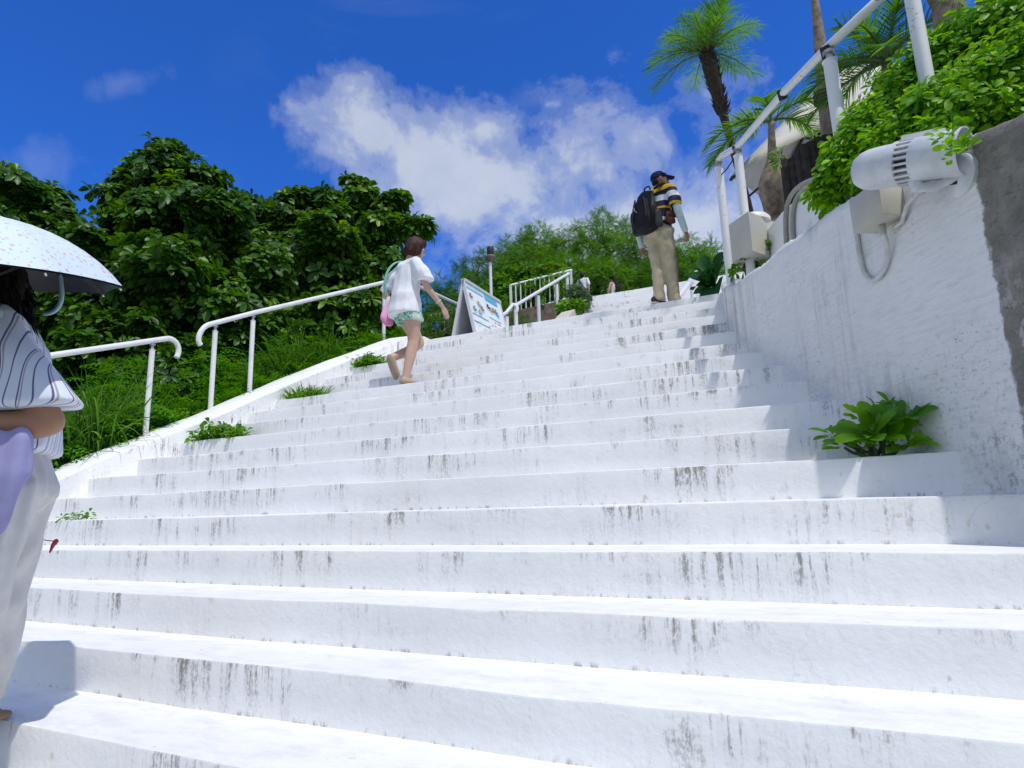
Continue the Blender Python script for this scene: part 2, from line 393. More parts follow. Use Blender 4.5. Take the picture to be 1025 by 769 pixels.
def pad_points(lobes, dens, pads=9):
    """each lobe breaks into flattened pads of foliage with gaps between them"""
    C = []; A = []
    for c, r in lobes:
        r = np.array(r); c = np.array(c)
        for _ in range(pads):
            d = sph(1)[0]; pc = c+d*r*(.45+.62*rng.random()); pr = r.mean()*np.array([.40, .40, .27])*(.5+.9*rng.random())
            n = max(4, int(dens*(pr[0]*pr[1]*2+pr[0]*pr[2])/3*12.57)); q = sph(n); q[:, 2] = np.abs(q[:, 2])*1.1-.25
            C.append(pc+q*pr*(.6+.5*rng.random((n, 1)))+rng.normal(0, .22, (n, 3))*pr.mean()); A.append(unit(q*np.array([.8, .8, .4])+np.array([0, 0, .75])+rng.normal(0, .3, (n, 3))))
        n = max(4, int(dens*.30*(r[0]*r[1]*3)/3*12.57)); q = sph(n)
        C.append(c+q*r*rng.random((n, 1))**.4*(1.0+.12*rng.normal(size=(n, 1)))); A.append(unit(q+np.array([0, 0, .6])))
    return np.concatenate(C), np.concatenate(A)
def branch_path(a, b, sag=.15, n=6, jit=.05):
    a = np.array(a, float); b = np.array(b, float); ln = np.linalg.norm(b-a); out = []
    for i in range(n+1):
        t = i/n; p = a+(b-a)*t; p = p + np.array([0, 0, sag*ln*math.sin(math.pi*t)])
        if 0 < i < n: p = p + rng.normal(0, jit*ln/n*1.6, 3)
        out.append(p)
    return out
def tree(name, label, base, lobes, mat, bark, L0=.2, dens=26, nleaf=10, trunk_r=.16, tmpl=None, group=None, wid=.5, tilt=.35, bend=.25, cat='tree', fork=.45, padded=True):
    base = np.array(base, float)
    t = thing(name, label, cat, base, 0, group)
    loc = [(np.array(c)-base, r) for c, r in lobes]
    top = np.mean([c for c, r in loc], axis=0)
    fk = np.array([top[0]*.4, top[1]*.4, max(.4, top[2]*fork)])
    mb = MB(); trunk = branch_path((0, 0, -.3), fk, .0, 6, .12)
    mb.tube(trunk, list(np.linspace(trunk_r*1.25, trunk_r*.8, 7)), 10)
    for c, r in loc:
        b = branch_path(fk, c, .06, 6, .12); r0 = trunk_r*.5
        mb.tube(b, list(np.linspace(r0, r0*.22, 7)), 7)
        for _ in range(5):
            e = c + sph(1)[0]*np.array(r)*.8; i = random.randint(3, 6)
            mb.tube(branch_path(b[i], e, .05, 4, .12), list(np.linspace(r0*.28, r0*.08, 5)), 5)
    mb.build('trunk', bark, t, smooth=True)
    C, A = pad_points(loc, dens) if padded else lobe_points(loc, dens)
    P, D, Nn, Ln, W, rnd = whorls(C, A, nleaf, L0, tilt, wid)
    leaves('crown', P, D, Nn, Ln, W, tmpl or tmpl_broad(), mat, t, rnd, np.full(len(P), bend))
    return t
def pxlobes(lst):
    """(px, py, rpx, rpy, depth) -> lobe in the world, as deep as it is wide"""
    out = []
    for x, y, rx, ry, d in lst:
        out.append((atD(x, y, d), (rx*d/F*1.0, rx*d/F*1.0, ry*d/F)))
    return out
# ------------------------------------------------------------------ sky, sun, camera
SUN = Vector((.43, -.27, 1.0)).normalized()
sun_el = math.asin(SUN.z); sun_az = math.atan2(SUN.x, SUN.y)
w = bpy.data.worlds.new('World'); scene.world = w; w.use_nodes = True
nt = w.node_tree; nt.nodes.clear()
sky = N(nt, 'ShaderNodeTexSky', sky_type='NISHITA', sun_disc=False, sun_elevation=sun_el, sun_rotation=sun_az, altitude=20, air_density=1.0, dust_density=.35, ozone_density=2.0)
tc = N(nt, 'ShaderNodeTexCoord'); D0 = tc.outputs['Generated']
# polarised, deep subtropical blue
hs = N(nt, 'ShaderNodeHueSaturation', i_Hue=.505, i_Saturation=1.0, i_Value=1.0); L(nt, sky.outputs[0], hs.inputs['Color'])
skyc = mixc(nt, 1.0, hs.outputs[0], (.225, .77, 1.80), 'MULTIPLY')
def dirv(x, y): v = ray(x, y); return tuple(v/np.linalg.norm(v))
cc = np.array(dirv(560, 215)); rt = np.cross(cc, (0, 0, 1)); rt /= np.linalg.norm(rt); up = np.cross(rt, cc)
def dotn(v):
    n = N(nt, 'ShaderNodeVectorMath', operation='DOT_PRODUCT'); L(nt, D0, n.inputs[0]); n.inputs[1].default_value = tuple(v); return n.outputs['Value']
front = dotn(cc)
u = math_n(nt, 'DIVIDE', dotn(rt), math_n(nt, 'MAXIMUM', front, .05)); v = math_n(nt, 'DIVIDE', dotn(up), math_n(nt, 'MAXIMUM', front, .05))
cb = N(nt, 'ShaderNodeCombineXYZ'); L(nt, u, cb.inputs[0]); L(nt, v, cb.inputs[1])
uv = cb.outputs[0]
wob = noise(nt, uv, 4.2, 7, .62, .35); wob2 = noise(nt, uv, 15, 6, .62, .2)
def blob(cu, cv, ru, rv, ang=0.0):
    ca, sa = math.cos(ang), math.sin(ang)
    du = math_n(nt, 'SUBTRACT', u, cu); dv = math_n(nt, 'SUBTRACT', v, cv)
    a = math_n(nt, 'DIVIDE', math_n(nt, 'ADD', math_n(nt, 'MULTIPLY', du, ca), math_n(nt, 'MULTIPLY', dv, sa)), ru)
    b = math_n(nt, 'DIVIDE', math_n(nt, 'SUBTRACT', math_n(nt, 'MULTIPLY', dv, ca), math_n(nt, 'MULTIPLY', du, sa)), rv)
    d = math_n(nt, 'SQRT', math_n(nt, 'ADD', math_n(nt, 'MULTIPLY', a, a), math_n(nt, 'MULTIPLY', b, b)))
    return math_n(nt, 'SUBTRACT', 1.0, d)
def cuv(x, y):
    q = np.array(dirv(x, y)); return float(q @ rt/(q @ cc)), float(q @ up/(q @ cc))
bl = [(372,135,.12,.06,-.5),(440,178,.19,.085,-.55),(530,180,.20,.09,-.35),(605,165,.15,.10,-.2),(640,225,.28,.14,-.15),(560,235,.22,.08,-.3),(700,255,.32,.20,0),(600,265,.30,.10,-.1),(480,130,.10,.05,-.2)]
acc = None
for x, y, ru, rv, an in bl:
    cu, cv = cuv(x, y); q = blob(cu, cv, ru, rv, an)
    acc = q if acc is None else math_n(nt, 'SMOOTH_MAX', acc, q, .15)
den = math_n(nt, 'ADD', acc, math_n(nt, 'MULTIPLY', math_n(nt, 'SUBTRACT', wob, .52), 3.3))
den = math_n(nt, 'ADD', den, math_n(nt, 'MULTIPLY', math_n(nt, 'SUBTRACT', wob2, .5), 1.5))
mask = ramp(nt, math_n(nt, 'MULTIPLY', math_n(nt, 'ADD', den, 1.0), .5), [(.34, 0.0), (.50, .15), (.66, .42), (.90, .80)], 'EASE')
# faint wisps high on the left and beyond the frame
wsp = math_n(nt, 'MULTIPLY', ramp(nt, noise(nt, scaled(nt, D0, (1, 1, 2.4)), 3.0, 7, .6, .5), [(.56, 0.0), (.80, .5)]), ramp(nt, noise(nt, D0, 1.7, 2), [(.45, 0.0), (.65, 1.0)]))
mask = math_n(nt, 'MAXIMUM', mask, math_n(nt, 'MULTIPLY', wsp, .35))
# white cloud added to the unseen sky behind and above, to whiten ambient light
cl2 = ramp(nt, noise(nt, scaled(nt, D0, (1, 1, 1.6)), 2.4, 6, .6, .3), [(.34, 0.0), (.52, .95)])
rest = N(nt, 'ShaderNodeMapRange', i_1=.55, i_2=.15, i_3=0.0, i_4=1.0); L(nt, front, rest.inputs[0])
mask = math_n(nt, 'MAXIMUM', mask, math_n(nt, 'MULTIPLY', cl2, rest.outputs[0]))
for x, y, ru, rv in ((130, 82, .07, .022), (45, 165, .09, .05), (540, 100, .06, .03)):
    cu, cv = cuv(x, y); q = math_n(nt, 'ADD', blob(cu, cv, ru, rv, .1), math_n(nt, 'MULTIPLY', math_n(nt, 'SUBTRACT', wob2, .5), 2.5))
    mask = math_n(nt, 'MAXIMUM', mask, ramp(nt, q, [(.05, 0.0), (1.0, .12)]))
shd = noise(nt, uv, 7, 6, .6)
ccol = ramp(nt, shd, [(.3, (5.2, 5.9, 7.1)), (.7, (6.9, 7.4, 8.1))])
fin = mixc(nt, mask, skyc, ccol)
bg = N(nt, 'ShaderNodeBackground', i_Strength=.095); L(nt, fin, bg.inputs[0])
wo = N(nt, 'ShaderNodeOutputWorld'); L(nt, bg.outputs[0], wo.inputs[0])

sd = bpy.data.lights.new('sun', 'SUN'); sd.energy = 2.75; sd.angle = R_(.53); sd.color = (1, .965, .91)
so = bpy.data.objects.new('sun', sd); col.objects.link(so); so.rotation_euler = SUN.to_track_quat('Z', 'Y').to_euler()
so.location = (10, -20, 40)
cd = bpy.data.cameras.new('camera'); cam = bpy.data.objects.new('camera', cd); col.objects.link(cam); scene.camera = cam
cd.sensor_width = 36; cd.lens = F/1025*36; cd.clip_start = .05; cd.clip_end = 2000
Mc = Matrix((tuple(_R), tuple(_U), tuple(-_f))).transposed().to_4x4(); Mc.translation = Vector(EYE)
cam.matrix_world = Mc
vs = scene.view_settings; vs.view_transform = 'Standard'; vs.look = 'None'; vs.gamma = 1; vs.exposure = 0.08; vs.use_curve_mapping = False
scene.render.resolution_x = 1024; scene.render.resolution_y = 768
try: scene.cycles.max_bounces = 8; scene.cycles.diffuse_bounces = 4; scene.cycles.transmission_bounces = 4
except Exception: pass

# ------------------------------------------------------------------ ground and hill
PLAT_Z = zs(18) + 16*RISE
FL2_Y = 9.25
def hill_z(X, Y):
    base = np.where(Y < .1, 0, np.where(Y < 6.84, RISE/RUN*(Y-.1), 0)); base = np.where((Y >= 6.84) & (Y < FL2_Y), zs(18), base)
    base = np.where(Y >= FL2_Y, np.minimum(zs(18)+RISE/RUN*(Y-FL2_Y), PLAT_Z), base)
    base = base - .28
    left = np.clip((-5.2-X), 0, 60); base = base - np.minimum(left*np.where(Y > 8, .03, .10), 2.2) + np.where((Y > 8) & (X < -5.2), .30, 0)
    far = np.clip((np.hypot(X, Y-12)-45)/80, 0, 1); base = base*(1-far)
    return base
gx = np.concatenate([-np.geomspace(900, 14, 22), np.linspace(-12, 8, 61), np.geomspace(10, 900, 22)])
gy = np.concatenate([-np.geomspace(900, 3, 22), np.linspace(-2, 20, 67), np.geomspace(22, 900, 22)])
GX, GY = np.meshgrid(gx, gy); GZ = hill_z(GX, GY) + np.where(GX < -5.8, rng.normal(0, .04, GX.shape), 0)
mb = MB(); nx = len(gx)
mb.v = [tuple(map(float, p)) for p in zip(GX.ravel(), GY.ravel(), GZ.ravel())]
mb.f = [(j*nx+i, j*nx+i+1, (j+1)*nx+i+1, (j+1)*nx+i) for j in range(len(gy)-1) for i in range(nx-1)]; mb.m = [0]*len(mb.f)
m_gr, nt, b = new_mat('hill_soil_and_grass'); oc = objco(nt)
L(nt, ramp(nt, noise(nt, oc, 1.3, 8, .7), [(.3, (.025, .030, .012)), (.55, (.04, .075, .018)), (.75, (.06, .10, .025))]), b.inputs['Base Color']); b.inputs['Roughness'].default_value = .95
bump(nt, b, noise(nt, oc, 12, 6), .6, .05)
tag(mb.build('hillside', m_gr, smooth=True), 'green hillside the white stairs climb', 'hill', kind='structure')

# ------------------------------------------------------------------ staircase
XIN_K = [-4, 5, 6, 7, 8, 9, 10, 12, 14, 16, 18]; XIN = [-5.9, -5.55, -5.45, -5.45, -5.30, -5.15, -5.03, -4.95, -4.80, -4.52, -4.20]
def x_in(k): return float(np.interp(k, XIN_K, XIN))
stairs = tag(empty('staircase'), 'wide whitewashed concrete stairs with black mould streaks on the risers', 'stairs', kind='structure')
def smooth_jit(n, amp, seed):
    r2 = np.random.default_rng(seed); k = max(4, n//7); c = r2.normal(0, amp, k); return np.interp(np.linspace(0, k-1, n), np.arange(k), c) + r2.normal(0, amp*.22, n)
def make_step(k, x0, x1, yfun, depth, parent, rise=RISE, name='step'):
    n = max(24, int(abs(x1-x0)/.06)); X = np.linspace(x0, x1, n)
    jy = smooth_jit(n, .0035, 100+k); jz = smooth_jit(n, .0022, 300+k); chip = np.clip(np.random.default_rng(500+k).normal(0, 1, n)-2.1, 0, 1)*.008
    yy = np.array([yfun(k, x) for x in X]) ; z = zs(k); mb = MB(); vs = []
    r0 = .009
    for i in range(n):
        Y = yy[i]+jy[i]; Z = z+jz[i]; c = chip[i]
        vs += [(X[i], Y+.004, z-rise-.03), (X[i], Y+.001, z-rise*.5), (X[i], Y, Z-r0-c), (X[i], Y+r0*.3+c*.5, Z-r0*.3-c*.4), (X[i], Y+r0+c, Z), (X[i], Y+depth*.5, Z+.001), (X[i], Y+depth+.02, z+.0015), (X[i], Y+depth+.02, z-rise-.03)]
    m = 8; fs = [(i*m+j, (i+1)*m+j, (i+1)*m+(j+1) % m, i*m+(j+1) % m) for i in range(n-1) for j in range(m)]
    fs += [tuple(range(m)), tuple((n-1)*m+j for j in range(m))]
    mb.add(vs, fs); return mb.build(name, M_STEP, parent, auto=40)
for k in range(-3, 18):
    yb = ys(k)
    xr = wall_x(yb+.25)+.18 if k >= 4 else 3.4
    make_step(k, x_in(k)-.12, xr, ys, RUN, stairs)
# landing
def make_slab(name, x0, x1, k, depth, yfun, label):
    o = make_step(k, x0, x1, yfun, depth, None, name=name)
    return tag(o, label, 'landing', kind='structure')
make_slab('landing', x_in(18)-.35, 4.0, 18, 2.6, ys, 'whitewashed landing between the two flights')
# second flight
st2 = tag(empty('staircase'), 'upper white flight beyond the landing', 'stairs', kind='structure')
FX0 = float(atY(563, 318, FL2_Y)[0]); FX1 = .6
FXT = float(atY(592, 304, FL2_Y+RUN*15)[0])
for k in range(19, 35):
    make_step(k, FX0+(FXT-FX0)*(k-19)/15, FX1, lambda kk, x: FL2_Y+RUN*(kk-19), RUN if k < 34 else 12, st2)

# sloped kerb on the left of the stairs
mb = MB(); ks = np.arange(-4, 18.61, .5); vs = []
for i, k in enumerate(ks):
    xi = x_in(k); wd = .42 if k > 7 else .42+.05*(7-k); Y = ys(k, xi); zt = zs(k)+.125
    if k > 17.6: zt = zs(17.6)+.125 - (k-17.6)*.02
    jz = .004*math.sin(i*1.7)
    for dx, dz in ((0, -1.2), (0, -.02), (-.02, 0), (-wd+.03, .012), (-wd, -.012), (-wd-.02, -1.4)): vs.append((xi+dx, Y, zt+dz+jz))
m = 6; n = len(ks); fs = [(i*m+j, (i+1)*m+j, (i+1)*m+(j+1) % m, i*m+(j+1) % m) for i in range(n-1) for j in range(m)] + [tuple(range(m)), tuple((n-1)*m+j for j in range(m))]
mb.add(vs, fs)
mk = paint_material('whitewashed_kerb', True)
tag(mb.build('kerb', mk, auto=40), 'sloped white concrete kerb edging the stairs', 'kerb', kind='structure')

# ------------------------------------------------------------------ retaining wall on the right
def wtop(Y): return float(np.interp(Y, [.1, 2.2, 2.54, 2.9, 3.4, 4.0, 4.9, 5.4, 7.1], [2.6, 2.72, 2.86, 2.92, 3.02, 3.09, 3.20, 3.32, 3.95]))
wl = []
P = WALL; seg = np.linalg.norm(np.diff(P, axis=0), axis=1); s = np.concatenate([[0], np.cumsum(seg)])
from_s = np.arange(0, s[-1], .04); WX = np.interp(from_s, s, P[:, 0]); WY = np.interp(from_s, s, P[:, 1])
# soften the corners of the plan line
kk = np.ones(9)/9; WXs = np.convolve(np.pad(WX, 4, 'edge'), kk, 'valid'); WYs = np.convolve(np.pad(WY, 4, 'edge'), kk, 'valid')
mb = MB(); vs = []; n = len(WXs); rows = 40; r2 = np.random.default_rng(3)
tx = np.gradient(WXs); ty = np.gradient(WYs); ln = np.hypot(tx, ty); nxn, nyn = -ty/ln, tx/ln    # outward is -X side
sgn = np.where(np.abs(nxn) > .05, np.where(nxn > 0, -1, 1), np.where(nyn > 0, -1, 1)); nxn, nyn = nxn*sgn, nyn*sgn
for i in range(n):
    zt = wtop(WYs[i]) + .010*math.sin(i*.35) + r2.normal(0, .003); zb = max(-.3, stair_z(WYs[i])-.6)
    for j in range(rows):
        t = j/(rows-1); z = zb+(zt-zb)*t; d = r2.normal(0, .0022)
        if j == rows-1: d -= .012
        vs.append((WXs[i]+nxn[i]*d, WYs[i]+nyn[i]*d, z))
    vs.append((WXs[i]-nxn[i]*.03, WYs[i]-nyn[i]*.03, zt+.012)); vs.append((WXs[i]-nxn[i]*.30, WYs[i]-nyn[i]*.30, zt+.01)); vs.append((WXs[i]-nxn[i]*.30, WYs[i]-nyn[i]*.30, zb))
m = rows+3
fs = [(i*m+j, (i+1)*m+j, (i+1)*m+(j+1) % m, i*m+(j+1) % m) for i in range(n-1) for j in range(m)] + [tuple(range(m)), tuple((n-1)*m+j for j in range(m))]
mb.add(vs, fs)
tag(mb.build('retaining_wall', M_WALL, auto=50), 'rough white rendered wall right of the stairs, bare grey concrete at its near end', 'wall', kind='thing')
# raised terrace behind the wall
mb = MB(); pl = [(WXs[i]-nxn[i]*.28, WYs[i]-nyn[i]*.28) for i in range(0, n, 8)]
pl = [q for q in pl if q[0] < 1.6 and q[1] > 2.5]+[(1.4, 2.57), (8.9, 2.4)]; tp = [(x, y, wtop(y)-.06) for x, y in pl]
N1 = len(tp); top_f = tp+[(9.0, y, z) for x, y, z in tp[::-1]]
fs = [(i, i+1, 2*N1-2-i, 2*N1-1-i) for i in range(N1-1)]
mb.add(top_f, fs)
mb.add([(WXs[0]-nxn[0]*.28, 7.0, 3.9), (9, 7.0, 3.9), (9, 7.0, 3.0), (WXs[0]-nxn[0]*.28, 7.0, 3.0)], [(0, 1, 2, 3)])
tag(mb.build('terrace', M_SOIL), 'planted terrace behind the white wall', 'terrace', kind='structure')
# ------------------------------------------------------------------ handrails on the left kerb
def kerb_top(Y, X): 
    return stair_z(Y-CV*X*X)+.125
def arc_end(p, d, r, ang, n=8):
    """pipe end curling downwards: p start, d heading"""
    p = np.array(p); d = np.array(d)/np.linalg.norm(d); dn = np.array([0, 0, -1.]); out = []
    c = p + dn*r
    for i in range(1, n+1):
        a = ang*i/n; out.append(c + d*r*math.sin(a) - dn*r*math.cos(a))
    return out
def rail(name, label, pipe, posts, radius=.027, post_r=.026, mat=None, group=None, bracket=True, cat='handrail'):
    base = posts[0][0]; t = thing(name, label, cat, base, 0, group); b = np.array(base)
    mb = MB(); mb.tube([np.array(p)-b for p in pipe], radius, 12); mb.build('rail_pipe', mat or M_METAL, t, auto=50)
    for bot, top in posts:
        bot = np.array(bot)-b; top = np.array(top)-b; mb = MB()
        up = (top-bot)/np.linalg.norm(top-bot)
        mb.tube([bot-up*.06, top-up*.085], post_r, 14)
        mb.tube([top-up*.085, top-up*.075, top-up*.068], [post_r*1.0, post_r*1.18, post_r*.75], 14)
        po = mb.build('post', mat or M_METAL, t, auto=45)
        if bracket:
            m2 = MB(); m2.tube([top-up*.07, top-up*.02], post_r*.55, 10); m2.tube([top-up*.03, top-up*.012], post_r*.95, 10)
            o2 = m2.build('bracket', M_GALV, po, auto=45)
    return t
def post_at(px, py, X, tx, ty):
    q = atX(px, py, X); zt = None
    lo, hi = q[2], q[2]+3
    for _ in range(40):
        m = (lo+hi)/2
        if proj((q[0], q[1], m))[1] > ty: lo = m
        else: hi = m
    return np.array(q), np.array([q[0], q[1], lo])
p1 = post_at(145, 440, -5.55, 153, 343)
s_dir = np.array([0, 1, RISE/RUN]); s_dir /= np.linalg.norm(s_dir)
top1 = p1[1]+np.array([0, 0, .02])
hd = np.array([0.0, 1, .42]); hd /= np.linalg.norm(hd)
lowstart = atX(58, 355, -5.62); d1 = top1-lowstart; d1 /= np.linalg.norm(d1)
pa = [top1-d1*2.6, lowstart, top1, top1+d1*.16]
pa = pa + arc_end(pa[-1], (0, 1, .18), .13, 2.1)
p0 = (p1[0]-np.array([.02, 1.55, 1.55*RISE/RUN]), top1-d1*1.62)
rail('handrail', 'lower white tube handrail on the kerb, its curled end beside the first gap', pa, [p1, p0], group=None)
p2 = post_at(210, 418, -5.42, 217, 325); p3 = post_at(249, 405, -5.35, 252, 315); p4 = post_at(384, 349, -5.0, 384, 284)
t2, t3, t4 = [p[1]+np.array([0, 0, .02]) for p in (p2, p3, p4)]
d2 = (t3-t2)/np.linalg.norm(t3-t2)
start = t2-d2*.09
curl = arc_end(start, (-d2[0], -d2[1], -d2[2]-.1), .115, 2.35)[::-1]
rail('handrail', 'upper white tube handrail on the kerb passing behind the woman in shorts', curl+[start, t2, t3, t4, atD(402, 279, proj(t4)[2]+.25)], [p2, p3, p4])
# level rail running back along the landing edge, behind the A-board
c0 = atD(402, 279, proj(t4)[2]+.25); c1 = atD(470, 310, 12.0)
zb = zs(18)
rail('guard_rail', 'white pipe rail running back along the left edge of the landing', [c0, c1], [((c1[0], c1[1], zb-.3), c1)], bracket=False)

def fence(name, label, a, b, h, nbar, rail_r=.02, bar_r=.010, posts=(0, 1), group=None, low=.10, mat=None, h1=None):
    a = np.array(a, float); b = np.array(b, float); t = thing(name, label, 'fence', a, 0, group); d = b-a; h1 = h1 or h
    Z = lambda v: np.array([0, 0, v])
    m = MB(); m.tube([Z(h), d+Z(h1)], rail_r, 8); m.build('top_rail', mat or M_METAL, t, auto=50)
    m = MB(); m.tube([Z(low), d+Z(low)], rail_r*.85, 8); m.build('bottom_rail', mat or M_METAL, t, auto=50)
    for i in range(1, nbar+1):
        p = d*i/(nbar+1); m = MB(); m.tube([p+Z(low), p+Z(h+(h1-h)*i/(nbar+1))], bar_r, 6); m.build('baluster', mat or M_METAL, t, auto=50)
    for s in posts:
        p = d*s; m = MB(); m.box(p+Z((h)/2-.02), (.05, .05, h+.06)); m.build('post', mat or M_METAL, t)
    return t
# second flight: handrails either side
def stair2_z(Y): return zs(18)+RISE/RUN*(Y-FL2_Y)+RISE
xl = FX0-.05
hA = atY(516, 306, FL2_Y+.1); hB = atY(569, 274, FL2_Y+3.3)
mid = [hA+(hB-hA)*q for q in (.0, .36, .72, .96)]
rail('handrail', 'white handrail climbing the left side of the upper flight below the slatted fence', [hA-np.array([0, .0, .12]), hA-np.array([0, -.02, .03])]+[hA, hB], [((p[0], p[1], max(zs(18), p[2]-.95)), p) for p in mid], .032, .036, bracket=False)
e0 = atY(507, 313, FL2_Y-.25); e1 = atY(513, 305, FL2_Y-.05)
rail('handrail', 'short white rail stub with a curled end at the foot of the upper flight', [e0-np.array([.25, .1, .16]), e0, e1]+arc_end(e1, (1, .2, 0), .08, 2.6), [((e0[0], e0[1], zs(18)), e0)], .03, .034, bracket=False)
rA = atY(676, 302, FL2_Y+.1); rB = atY(697, 273, FL2_Y+2.0)
rp = rA+(rB-rA)*.74
rail('handrail', 'white handrail on the right of the upper flight beside the large-leaved plant', [rA-(rB-rA)*.05, rB], [((rp[0], rp[1], rp[2]-.9), rp)], .044, .042, bracket=False)
# slatted fence on a low brown wall
fa = atY(512, 318, 13.2); fb = atY(574, 301, 14.4)
ft = atY(512, 285.5, 13.2)[2]-fa[2]; ft1 = atY(574, 270, 14.4)[2]-fb[2]
fence('balustrade', 'white slatted metal fence on the low brown wall beside the upper flight', fa, fb, ft, 12, .028, .018, (0, .98), h1=ft1)
mb = MB(); fa2 = atY(496, 315, 12.9); fb2 = atY(568, 300, 14.1)
mb.prism([fa2+np.array([0, 0, -2]), fb2+np.array([0, 0, -2]), fb2+np.array([0, 0, .0]), fa2+np.array([0, 0, .0])], (.05, .35, 0))
tag(mb.build('low_wall', M_BROWNWALL), 'low brown stone wall under the white slatted fence', 'wall', kind='thing')
ga = atY(424, 341, 12.5); gb = atY(457, 332, 12.9)
fence('balustrade', 'small white balcony fence half hidden behind the A-board', ga, gb, atY(424, 318, 12.5)[2]-ga[2], 7, .022, .016, (0, 1))
# cream kerb block at the foot of the upper flight
mb = MB(); q0 = atY(556, 321, FL2_Y+.2); q1 = atY(568, 309, FL2_Y+1.6)
mb.prism([q0+np.array([-.05, 0, -.5]), q1+np.array([-.05, 0, -.5]), q1+np.array([-.05, 0, 0]), q0+np.array([-.05, 0, 0])], (.24, .0, 0))
tag(mb.build('kerb_block', M_CREAM), 'sloped cream kerb block at the left foot of the upper flight', 'kerb', kind='thing')

# ------------------------------------------------------------------ lamp post
lb = atD(492, 300, 11.5); lb[2] = zs(18); ltop = atD(490.5, 242.5, 11.5); H = ltop[2]-lb[2]
lp = thing('lamp_post', 'slim white lamp post with a small dark lantern head behind the A-board', 'lamp', lb)
m = MB(); m.tube([(0, 0, -.1), (-.01, 0, H-.30)], .030, 12); m.build('post', M_METAL, lp, auto=40)
m = MB(); m.lathe([(.03, H-.32), (.07, H-.28), (.105, H-.22), (.10, H-.19), (.05, H-.175)], n=20); m.build('shade_skirt', simple('bronze_lamp', (.20, .17, .13), .5, .2, 8), lp, auto=35)
m = MB(); m.lathe([(.05, H-.18), (.066, H-.15), (.068, H-.03), (.06, H-.01), (.02, H)], n=20); m.build('lantern', M_DARKMETAL, lp, auto=35)

